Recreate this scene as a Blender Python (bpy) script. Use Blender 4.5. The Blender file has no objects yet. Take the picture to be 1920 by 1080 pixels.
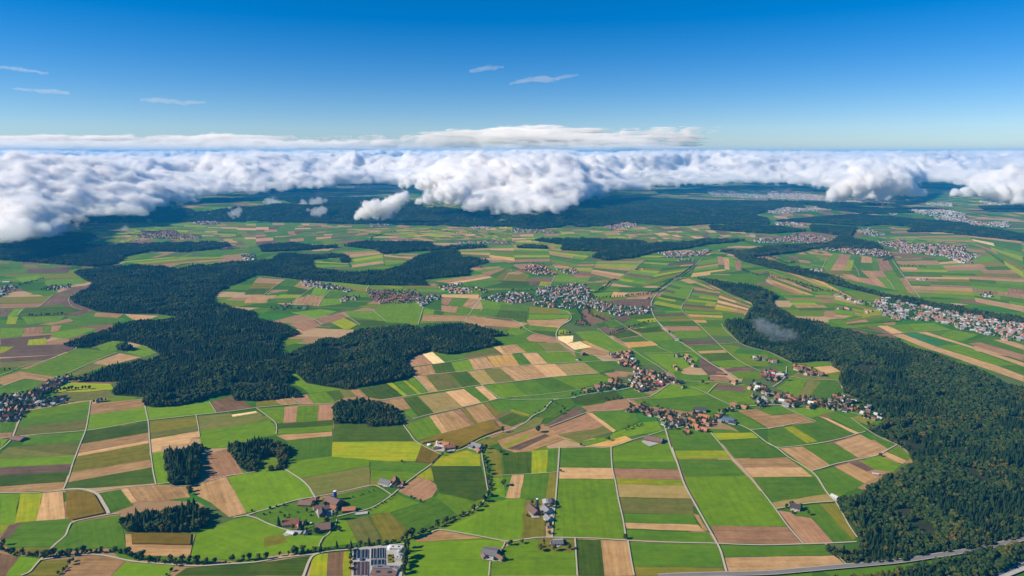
import bpy, bmesh, math, random
import numpy as np
from mathutils import Vector, Matrix

R = math.radians
SC = bpy.context.scene
COL = SC.collection
random.seed(7)
RNG = np.random.default_rng(11)

# ------------------------------------------------------------------ camera
H = 700.0                      # flying height above the plain, metres
FPX = 1297.0                   # focal length in pixels of the 1920 px wide photograph
HORIZON = 288.0
TH = math.atan((540.0 - HORIZON) / FPX)
cam = bpy.data.cameras.new('camera')
cam.sensor_width = 36.0
cam.lens = 36.0 * FPX / 1920.0
cam.clip_start = 1.0
cam.clip_end = 300000.0
cam_ob = bpy.data.objects.new('camera', cam)
COL.objects.link(cam_ob)
cam_ob.location = (0, 0, H)
cam_ob.rotation_euler = (math.pi / 2 - TH, 0, 0)
SC.camera = cam_ob

# ------------------------------------------------------------------ light
SUN_EL = R(33)
SUN_TRAVEL = Vector((0.975, 0.19, 0)).normalized()       # ground direction the light travels in
SUN_FROM = -SUN_TRAVEL
w = bpy.data.worlds.new('World')
SC.world = w
w.use_nodes = True
nt = w.node_tree
nt.nodes.clear()
out = nt.nodes.new('ShaderNodeOutputWorld')
bg = nt.nodes.new('ShaderNodeBackground')
sky = nt.nodes.new('ShaderNodeTexSky')
sky.sky_type = 'NISHITA'
sky.sun_disc = False
sky.sun_elevation = SUN_EL
sky.sun_rotation = math.atan2(SUN_FROM.x, SUN_FROM.y)
sky.altitude = 2000
sky.air_density = 1.0
sky.dust_density = 0.0
sky.ozone_density = 3.0
hsv = nt.nodes.new('ShaderNodeHueSaturation')
hsv.inputs['Saturation'].default_value = 1.55
hsv.inputs['Value'].default_value = 1.0
bg.inputs['Strength'].default_value = 0.066
nt.links.new(sky.outputs[0], hsv.inputs['Color'])
tint = nt.nodes.new('ShaderNodeMix')
tint.data_type = 'RGBA'
tint.blend_type = 'MULTIPLY'
tint.inputs[0].default_value = 1.0
tint.inputs[7].default_value = (0.94, 0.952, 1.12, 1.0)
nt.links.new(hsv.outputs[0], tint.inputs[6])
nt.links.new(tint.outputs[2], bg.inputs['Color'])
nt.links.new(bg.outputs[0], out.inputs['Surface'])

sl = bpy.data.lights.new('sun', 'SUN')
sl.energy = 4.6
sl.angle = R(0.5)
sl.color = (1.0, 0.91, 0.76)
so = bpy.data.objects.new('sun', sl)
COL.objects.link(so)
ldir = Vector((SUN_TRAVEL.x * math.cos(SUN_EL), SUN_TRAVEL.y * math.cos(SUN_EL), -math.sin(SUN_EL)))
so.rotation_euler = ldir.to_track_quat('-Z', 'Y').to_euler()
so.location = (0, 0, 3000)

SC.view_settings.view_transform = 'Standard'
SC.view_settings.look = 'None'
SC.view_settings.exposure = 0.62
SC.view_settings.gamma = 1.0
SC.view_settings.use_curve_mapping = False
cy = SC.cycles
cy.max_bounces = 40
cy.diffuse_bounces = 2
cy.glossy_bounces = 1
cy.transmission_bounces = 2
cy.volume_bounces = 40
cy.transparent_max_bounces = 64
cy.use_adaptive_sampling = True
cy.caustics_reflective = False
cy.caustics_refractive = False

# ------------------------------------------------------------------ photo tiles -> ground
TILE = {'a': (0, 810, 4), 'b': (480, 810, 4), 'c': (960, 810, 4), 'd': (1440, 810, 4),
        'e': (0, 600, 4), 'f': (480, 600, 4), 'g': (960, 600, 4), 'h': (1440, 600, 4),
        'i': (0, 430, 4), 'j': (480, 430, 4), 'k': (960, 430, 4), 'l': (1440, 430, 4),
        'p': (0, 320, 4), 'q': (480, 320, 4), 'r': (960, 320, 4), 's': (1440, 320, 4),
        'D': (0, 400, 3), 'E': (640, 400, 3), 'F': (1280, 400, 3), 'P': (0, 0, 1)}
CT, ST = math.cos(TH), math.sin(TH)


def px(tile, x, y):
    ox, oy, s = TILE[tile]
    return ox + x / s, oy + y / s


def ground(X, Y, z=0.0):
    """pixel of the photograph -> where that line of sight meets height z"""
    u = (X - 960.0) / FPX
    v = (540.0 - Y) / FPX
    dz = -ST + v * CT
    dy = CT + v * ST
    t = (z - H) / dz
    return u * t, dy * t


def to_px(x, y, z):
    f = y * CT - (z - H) * ST
    up = y * ST + (z - H) * CT
    return 960 + FPX * x / f, 540 - FPX * up / f


def at(tile, x, y, z=0.0):
    return ground(*px(tile, x, y), z)


def pts(s):
    """'12,30 40,50' -> [(12,30),(40,50)]"""
    return [tuple(float(c) for c in p.split(',')) for p in s.split()]


def smooth(a, b, x):
    t = np.clip((x - a) / (b - a), 0, 1)
    return t * t * (3 - 2 * t)


# ------------------------------------------------------------------ materials
def new_mat(name):
    m = bpy.data.materials.new(name)
    m.use_nodes = True
    n = m.node_tree.nodes
    n.clear()
    o = n.new('ShaderNodeOutputMaterial')
    p = n.new('ShaderNodeBsdfPrincipled')
    p.inputs['Roughness'].default_value = 0.9
    p.inputs['Specular IOR Level'].default_value = 0.15
    m.node_tree.links.new(p.outputs[0], o.inputs['Surface'])
    return m, m.node_tree, p


def mathn(t, op, a, b=None):
    n = t.nodes.new('ShaderNodeMath')
    n.operation = op
    for i, v in enumerate((a, b)):
        if v is None:
            continue
        if isinstance(v, (int, float)):
            n.inputs[i].default_value = v
        else:
            t.links.new(v, n.inputs[i])
    return n.outputs[0]


def mixc(t, fac, a, b, mode='MIX'):
    n = t.nodes.new('ShaderNodeMix')
    n.data_type = 'RGBA'
    n.blend_type = mode
    for sock, v in ((n.inputs[0], fac), (n.inputs[6], a), (n.inputs[7], b)):
        if isinstance(v, (int, float)):
            sock.default_value = v
        elif isinstance(v, tuple):
            sock.default_value = (*v, 1.0)
        else:
            t.links.new(v, sock)
    return n.outputs[2]


def noise(t, vec, scale, detail=3.0, rough=0.55):
    n = t.nodes.new('ShaderNodeTexNoise')
    n.inputs['Scale'].default_value = scale
    n.inputs['Detail'].default_value = detail
    n.inputs['Roughness'].default_value = rough
    if vec is not None:
        t.links.new(vec, n.inputs['Vector'])
    return n.outputs['Fac']


def ramp(t, fac, stops, interp='LINEAR'):
    n = t.nodes.new('ShaderNodeValToRGB')
    cr = n.color_ramp
    cr.interpolation = interp
    while len(cr.elements) < len(stops):
        cr.elements.new(0.5)
    for e, (p, c) in zip(cr.elements, stops):
        e.position = p
        e.color = (*c, 1.0)
    t.links.new(fac, n.inputs[0])
    return n.outputs[0]


def mapping(t, vec, scale=(1, 1, 1), rot=(0, 0, 0)):
    n = t.nodes.new('ShaderNodeMapping')
    n.inputs['Scale'].default_value = scale
    n.inputs['Rotation'].default_value = rot
    t.links.new(vec, n.inputs['Vector'])
    return n.outputs[0]


def texco(t, which):
    return t.nodes.new('ShaderNodeTexCoord').outputs[which]


def vscale(c, f):
    return tuple(min(0.9, v * f) for v in c)


def plain(name, c, rough=0.85, var=0.25, scale=0.3, spec=0.2):
    m, t, p = new_mat(name)
    nz = noise(t, texco(t, 'Object'), scale, 4)
    col = mixc(t, nz, vscale(c, 1 - var), vscale(c, 1 + var))
    t.links.new(col, p.inputs['Base Color'])
    p.inputs['Roughness'].default_value = rough
    p.inputs['Specular IOR Level'].default_value = spec
    return m


#            colour 1 (main)           colour 2 (mottle)       stripe strength, stripe width (m)
FIELD = {
    'g': ((0.100, 0.188, 0.002), (0.124, 0.212, 0.003), 0.10, 9),
    'G': ((0.058, 0.132, 0.006), (0.080, 0.155, 0.006), 0.12, 8),
    'd': ((0.040, 0.082, 0.003), (0.060, 0.098, 0.004), 0.20, 7),
    'y': ((0.185, 0.265, 0.002), (0.260, 0.275, 0.003), 0.18, 8),
    'o': ((0.145, 0.150, 0.008), (0.175, 0.152, 0.014), 0.16, 8),
    'k': ((0.115, 0.140, 0.020), (0.150, 0.145, 0.028), 0.12, 10),
    'b': ((0.275, 0.160, 0.064), (0.335, 0.202, 0.088), 0.22, 9),
    't': ((0.390, 0.235, 0.105), (0.450, 0.275, 0.130), 0.18, 9),
    'B': ((0.120, 0.070, 0.034), (0.160, 0.092, 0.048), 0.20, 8),
    'r': ((0.245, 0.132, 0.066), (0.290, 0.160, 0.086), 0.20, 8),
    'v': ((0.105, 0.066, 0.044), (0.135, 0.084, 0.056), 0.22, 8),  # ploughed soil, and cloud shadow bands at far left put into the colour
    'm': ((0.130, 0.092, 0.006), (0.175, 0.115, 0.010), 0.15, 5),
    'c': ((0.680, 0.480, 0.230), (0.740, 0.550, 0.290), 0.10, 9),
    'u': ((0.240, 0.180, 0.050), (0.280, 0.205, 0.070), 0.12, 10),
    'w': ((0.420, 0.240, 0.055), (0.480, 0.285, 0.085), 0.16, 9),
    'q': ((0.030, 0.120, 0.036), (0.045, 0.145, 0.045), 0.10, 9),
    'z': ((0.430, 0.400, 0.350), (0.500, 0.460, 0.400), 0.02, 9),
}
FIELD_WORD = {'g': 'bright green meadow', 'G': 'deep green pasture', 'd': 'dark green crop field', 'y': 'yellow green field',
              'o': 'olive green field', 'k': 'dull grey green field', 'b': 'brown tilled field', 't': 'pale tan stubble field',
              'B': 'dark brown ploughed field', 'r': 'reddish brown ploughed field', 'v': 'dark violet brown ploughed and shadow toned field',
              'm': 'brown green maize field', 'c': 'pale cream stubble field', 'u': 'sandy olive field', 'w': 'orange tan field',
              'q': 'blue green field', 'z': 'pale gravel yard'}


def field_mat(code):
    c1, c2, st, wd = FIELD[code]
    f_ = (1.22, 1.18, 1.05) if code in 'btBrvcuw' else (1.12, 1.10, 1.0)
    c1, c2 = [tuple(a * b for a, b in zip(c, f_)) for c in (c1, c2)]
    c2 = tuple(max(0.002, a + 1.7 * (b - a)) for a, b in zip(c1, c2))
    st *= 1.7
    m, t, p = new_mat('field_' + FIELD_WORD[code].replace(' ', '_'))
    uv = texco(t, 'UV')
    geo = t.nodes.new('ShaderNodeNewGeometry').outputs['Position']
    big = noise(t, geo, 0.016, 5, 0.62)
    bigc = mathn(t, 'MULTIPLY', mathn(t, 'SUBTRACT', big, 0.3), 2.4)
    col = mixc(t, bigc, c1, c2)
    # rows left by the tractor: bands along the field, uneven
    rows = noise(t, mapping(t, uv, (1.0 / wd, 0.004, 1)), 1.0, 2, 0.6)
    fine = noise(t, mapping(t, uv, (0.35, 0.02, 1)), 1.0, 3, 0.6)
    mott = noise(t, geo, 0.06, 5, 0.65)
    k = mathn(t, 'ADD', mathn(t, 'MULTIPLY', mathn(t, 'SUBTRACT', rows, 0.5), st * 3.0),
              mathn(t, 'MULTIPLY', mathn(t, 'SUBTRACT', fine, 0.5), st * 1.2))
    k = mathn(t, 'ADD', k, mathn(t, 'MULTIPLY', mathn(t, 'SUBTRACT', mott, 0.5), 0.8))
    at_ = t.nodes.new('ShaderNodeAttribute')
    at_.attribute_name = 'rnd'
    k = mathn(t, 'ADD', k, mathn(t, 'ADD', mathn(t, 'MULTIPLY', at_.outputs['Fac'], 0.34), 0.83))
    col = mixc(t, 1.0, col, k, 'MULTIPLY')
    t.links.new(col, p.inputs['Base Color'])
    p.inputs['Roughness'].default_value = 1.0
    p.inputs['Specular IOR Level'].default_value = 0.05
    return m


MF = {c: field_mat(c) for c in FIELD}
M_ROAD = plain('pale_gravel', (0.46, 0.41, 0.29), 0.95, 0.18, 0.05)
M_ASPH = plain('asphalt', (0.20, 0.18, 0.17), 0.9, 0.15, 0.05)
M_DARKASPH = plain('dark_asphalt', (0.085, 0.085, 0.095), 0.85, 0.15, 0.05)
M_CONC = plain('concrete', (0.42, 0.39, 0.34), 0.9, 0.2, 0.1)
M_PAINT = plain('road_paint', (0.8, 0.8, 0.78), 0.8, 0.05)
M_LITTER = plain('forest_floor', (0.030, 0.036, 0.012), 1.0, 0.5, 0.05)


def ground_mat():
    """plain of small strip fields far away, woods scattered between them"""
    m, t, p = new_mat('farmland_plain')
    geo = t.nodes.new('ShaderNodeNewGeometry').outputs['Position']

    def cells(scale, rot, seed):
        v = t.nodes.new('ShaderNodeTexVoronoi')
        v.distance = 'CHEBYCHEV'
        v.inputs['Randomness'].default_value = 0.85
        v.inputs['Scale'].default_value = 1.0
        t.links.new(mapping(t, geo, scale, (0, 0, rot)), v.inputs['Vector'])
        s = t.nodes.new('ShaderNodeSeparateColor')
        t.links.new(v.outputs['Color'], s.inputs[0])
        return s.outputs[0]
    a = cells((1 / 260, 1 / 120, 0), 0.25, 0)
    b = cells((1 / 130, 1 / 330, 0), 0.1, 1)
    sel = mathn(t, 'GREATER_THAN', noise(t, geo, 1 / 1800, 2), 0.52)
    f = t.nodes.new('ShaderNodeMix')
    f.data_type = 'FLOAT'
    t.links.new(sel, f.inputs[0])
    t.links.new(a, f.inputs[2])
    t.links.new(b, f.inputs[3])
    col = ramp(t, f.outputs[0], [(0.0, (0.09, 0.18, 0.006)), (0.20, (0.055, 0.13, 0.008)), (0.38, (0.14, 0.20, 0.008)),
                                 (0.50, (0.10, 0.14, 0.035)), (0.62, (0.33, 0.20, 0.09)), (0.74, (0.21, 0.125, 0.065)),
                                 (0.82, (0.055, 0.17, 0.014)), (0.92, (0.45, 0.29, 0.14))], 'CONSTANT')
    k = mathn(t, 'ADD', mathn(t, 'MULTIPLY', noise(t, geo, 0.03, 5, 0.65), 0.6), 0.7)
    col = mixc(t, 1.0, col, k, 'MULTIPLY')
    # far off woods
    sx = t.nodes.new('ShaderNodeSeparateXYZ')
    t.links.new(geo, sx.inputs[0])
    far = mathn(t, 'MULTIPLY', mathn(t, 'SUBTRACT', sx.outputs[1], 10500.0), 1 / 2500)
    n = t.nodes.new('ShaderNodeClamp')
    t.links.new(far, n.inputs[0])
    wood = mathn(t, 'GREATER_THAN', noise(t, mapping(t, geo, (1 / 2600, 1 / 1300, 0)), 1.0, 6, 0.62), 0.55)
    wood = mathn(t, 'MULTIPLY', wood, n.outputs[0])
    col = mixc(t, wood, col, (0.014, 0.034, 0.012))
    t.links.new(col, p.inputs['Base Color'])
    p.inputs['Roughness'].default_value = 1.0
    p.inputs['Specular IOR Level'].default_value = 0.0
    return m


def foliage(name, stops, rough=0.9):
    """leaf colour: differs from tree to tree and from clump to clump"""
    m, t, p = new_mat(name)
    oi = t.nodes.new('ShaderNodeObjectInfo')
    col = ramp(t, oi.outputs['Random'], stops)
    nz = noise(t, texco(t, 'Object'), 0.55, 4, 0.7)
    k = mathn(t, 'ADD', mathn(t, 'MULTIPLY', nz, 1.1), 0.45)
    col = mixc(t, 1.0, col, k, 'MULTIPLY')
    t.links.new(col, p.inputs['Base Color'])
    p.inputs['Roughness'].default_value = rough
    p.inputs['Specular IOR Level'].default_value = 0.1
    return m


M_CONIF = foliage('spruce_needles', [(0, (0.009, 0.022, 0.006)), (0.5, (0.014, 0.032, 0.008)), (1, (0.026, 0.046, 0.009))])
M_LEAF = foliage('broad_leaves', [(0, (0.019, 0.043, 0.009)), (0.45, (0.031, 0.058, 0.012)), (0.8, (0.047, 0.068, 0.012)), (1, (0.072, 0.078, 0.013))])
M_AUTUMN = foliage('autumn_leaves', [(0, (0.055, 0.062, 0.010)), (0.7, (0.085, 0.078, 0.011)), (1, (0.125, 0.085, 0.012))])
M_BARK = plain('bark', (0.10, 0.08, 0.06), 0.95, 0.3, 1.0)
M_WATER = plain('tank_water', (0.012, 0.022, 0.035), 0.15, 0.2, 0.1, 0.5)
M_BROWNW = plain('brown_tank_water', (0.075, 0.035, 0.030), 0.25, 0.3, 0.1, 0.4)
M_GLASS = plain('window_glass', (0.03, 0.04, 0.05), 0.12, 0.2, 1, 0.5)
M_METAL = plain('grey_metal', (0.40, 0.42, 0.44), 0.5, 0.1, 0.2, 0.4)


def roof_mat(name, c):
    m, t, p = new_mat(name)
    oi = t.nodes.new('ShaderNodeObjectInfo')
    obj = texco(t, 'Object')
    rows = noise(t, mapping(t, obj, (0.15, 3.0, 3.0)), 1.0, 2)
    nz = noise(t, obj, 0.35, 4, 0.65)
    k = mathn(t, 'ADD', mathn(t, 'MULTIPLY', nz, 0.7), mathn(t, 'MULTIPLY', rows, 0.3))
    k = mathn(t, 'ADD', k, mathn(t, 'ADD', mathn(t, 'MULTIPLY', oi.outputs['Random'], 0.4), 0.3))
    t.links.new(mixc(t, 1.0, c, k, 'MULTIPLY'), p.inputs['Base Color'])
    p.inputs['Roughness'].default_value = 0.85
    return m


ROOFS = {'orange': (0.38, 0.150, 0.072), 'terracotta': (0.26, 0.115, 0.072), 'brown': (0.19, 0.115, 0.085), 'grey': (0.19, 0.18, 0.185),
         'dark': (0.075, 0.068, 0.075), 'pale': (0.50, 0.48, 0.45), 'maroon': (0.30, 0.045, 0.055), 'blue': (0.10, 0.14, 0.22)}
WALLS = {'white': (0.45, 0.43, 0.39), 'cream': (0.37, 0.30, 0.22), 'wood': (0.20, 0.12, 0.07), 'grey': (0.42, 0.41, 0.40)}
MR = {k: roof_mat('roof_' + k, c) for k, c in ROOFS.items()}
MW = {k: plain('wall_' + k, c, 0.9, 0.1, 0.3) for k, c in WALLS.items()}


# ------------------------------------------------------------------ object helpers
def mesh_obj(name, verts, faces, mats, parent=None, fmat=None):
    me = bpy.data.meshes.new(name)
    me.from_pydata(verts, [], faces)
    for m in (mats if isinstance(mats, list) else [mats]):
        me.materials.append(m)
    if fmat is not None:
        me.polygons.foreach_set('material_index', fmat)
    me.update()
    return link(name, me, parent)


def link(name, me, parent=None):
    o = bpy.data.objects.new(name, me)
    COL.objects.link(o)
    o.parent = parent
    return o


def tag(o, label=None, cat=None, group=None, kind=None):
    if label:
        o['label'] = label
    if cat:
        o['category'] = cat
    if group:
        o['group'] = group
    if kind:
        o['kind'] = kind
    return o


def root(name, loc, rz=0.0):
    o = bpy.data.objects.new(name, None)
    COL.objects.link(o)
    o.location = loc
    o.rotation_euler = (0, 0, rz)
    o.empty_display_size = 2
    return o


def np_mesh(name, V, F, mats, smooth_=False):
    """fast mesh from arrays; F is (n,3) or (n,4)"""
    me = bpy.data.meshes.new(name)
    V = np.asarray(V, np.float32)
    F = np.asarray(F, np.int32)
    n, k = F.shape
    me.vertices.add(len(V))
    me.vertices.foreach_set('co', V.ravel())
    me.loops.add(n * k)
    me.loops.foreach_set('vertex_index', F.ravel())
    me.polygons.add(n)
    me.polygons.foreach_set('loop_start', np.arange(0, n * k, k, dtype=np.int32))
    if smooth_:
        me.polygons.foreach_set('use_smooth', np.ones(n, bool))
    for m in (mats if isinstance(mats, list) else [mats]):
        me.materials.append(m)
    me.update(calc_edges=True)
    me.validate()
    return me


# ------------------------------------------------------------------ ground and hills
UF_PX = np.array([-400, 150, 300, 480, 600, 760, 850, 900, 960, 1010, 1100, 1140, 1190, 1300, 1450, 2300])
UF_PY = np.array([412, 415, 417, 418, 419, 420, 424, 418, 424, 431, 425, 420, 414, 413, 412, 410])
HF = np.array([90, 95, 112, 112, 105, 100, 80, 75, 85, 90, 70, 55, 45, 40, 25, 0])
_g = np.array([ground(X, Y) for X, Y in zip(UF_PX, UF_PY)])
UF_U = _g[:, 0] / _g[:, 1]
UF_Y = _g[:, 1]


def lattice(seed, n=64):
    return np.random.default_rng(seed).random((n, n, n), dtype=np.float32)


LAT = lattice(3)


def vnoise(x, y, z=None):
    """value noise in -1..1 on broadcastable arrays"""
    n = 64
    if z is None:
        z = np.zeros_like(x)
    x, y, z = np.broadcast_arrays(x, y, z)
    xi, yi, zi = np.floor(x), np.floor(y), np.floor(z)
    fx, fy, fz = (x - xi).astype(np.float32), (y - yi).astype(np.float32), (z - zi).astype(np.float32)
    fx, fy, fz = fx * fx * (3 - 2 * fx), fy * fy * (3 - 2 * fy), fz * fz * (3 - 2 * fz)
    xi, yi, zi = xi.astype(np.int32) % n, yi.astype(np.int32) % n, zi.astype(np.int32) % n
    x1, y1, z1 = (xi + 1) % n, (yi + 1) % n, (zi + 1) % n
    L = LAT
    c00 = L[xi, yi, zi] * (1 - fx) + L[x1, yi, zi] * fx
    c10 = L[xi, y1, zi] * (1 - fx) + L[x1, y1, zi] * fx
    c01 = L[xi, yi, z1] * (1 - fx) + L[x1, yi, z1] * fx
    c11 = L[xi, y1, z1] * (1 - fx) + L[x1, y1, z1] * fx
    return ((c00 * (1 - fy) + c10 * fy) * (1 - fz) + (c01 * (1 - fy) + c11 * fy) * fz) * 2 - 1


def hill_h(x, y):
    x = np.asarray(x, float)
    y = np.asarray(y, float)
    u = x / np.maximum(y, 100.0)
    yf = np.interp(u, UF_U, UF_Y)
    hf = np.interp(u, UF_U, HF)
    t = y - yf - 140 + 130 * vnoise(x / 420 + 7, y / 900) + 110 * vnoise(x / 135 + 3, y / 1200)
    prof = smooth(0, 560, t) * (1 - 0.75 * smooth(700, 3200, t))
    return hf * prof * (1 + 0.22 * vnoise(x / 260, y / 300 + 9)) + 14 * smooth(0, 1500, t) * (0.5 + 0.5 * vnoise(x / 1500, y / 1500))


def make_ground():
    m = ground_mat()
    s = 80000.0
    o = mesh_obj('ground', [(-s, -3000, 0), (s, -3000, 0), (s, 110000, 0), (-s, 110000, 0)], [(0, 1, 2, 3)], m)
    tag(o, 'wide green and brown farmed plain reaching to the horizon', kind='structure')
    us = np.linspace(-0.86, 0.86, 330)
    ss = np.exp(np.linspace(math.log(6300), math.log(16000), 120))
    U, S = np.meshgrid(us, ss, indexing='ij')
    X, Y = U * S, S
    Z = hill_h(X, Y)
    edge = np.minimum(smooth(6300, 6700, Y), 1 - smooth(15000, 16000, Y)) * (1 - smooth(0.82, 0.86, np.abs(U)))
    Z = Z * edge - 3 * (1 - smooth(0.0, 6.0, Z * edge))
    n, k = X.shape
    V = np.stack([X, Y, Z], -1).reshape(-1, 3)
    idx = np.arange(n * k).reshape(n, k)
    F = np.stack([idx[:-1, :-1], idx[1:, :-1], idx[1:, 1:], idx[:-1, 1:]], -1).reshape(-1, 4)
    o = link('hills', np_mesh('hills', V, F, m, True))
    tag(o, 'low wooded ridge beyond the plain under the clouds', kind='structure')


make_ground()

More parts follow.
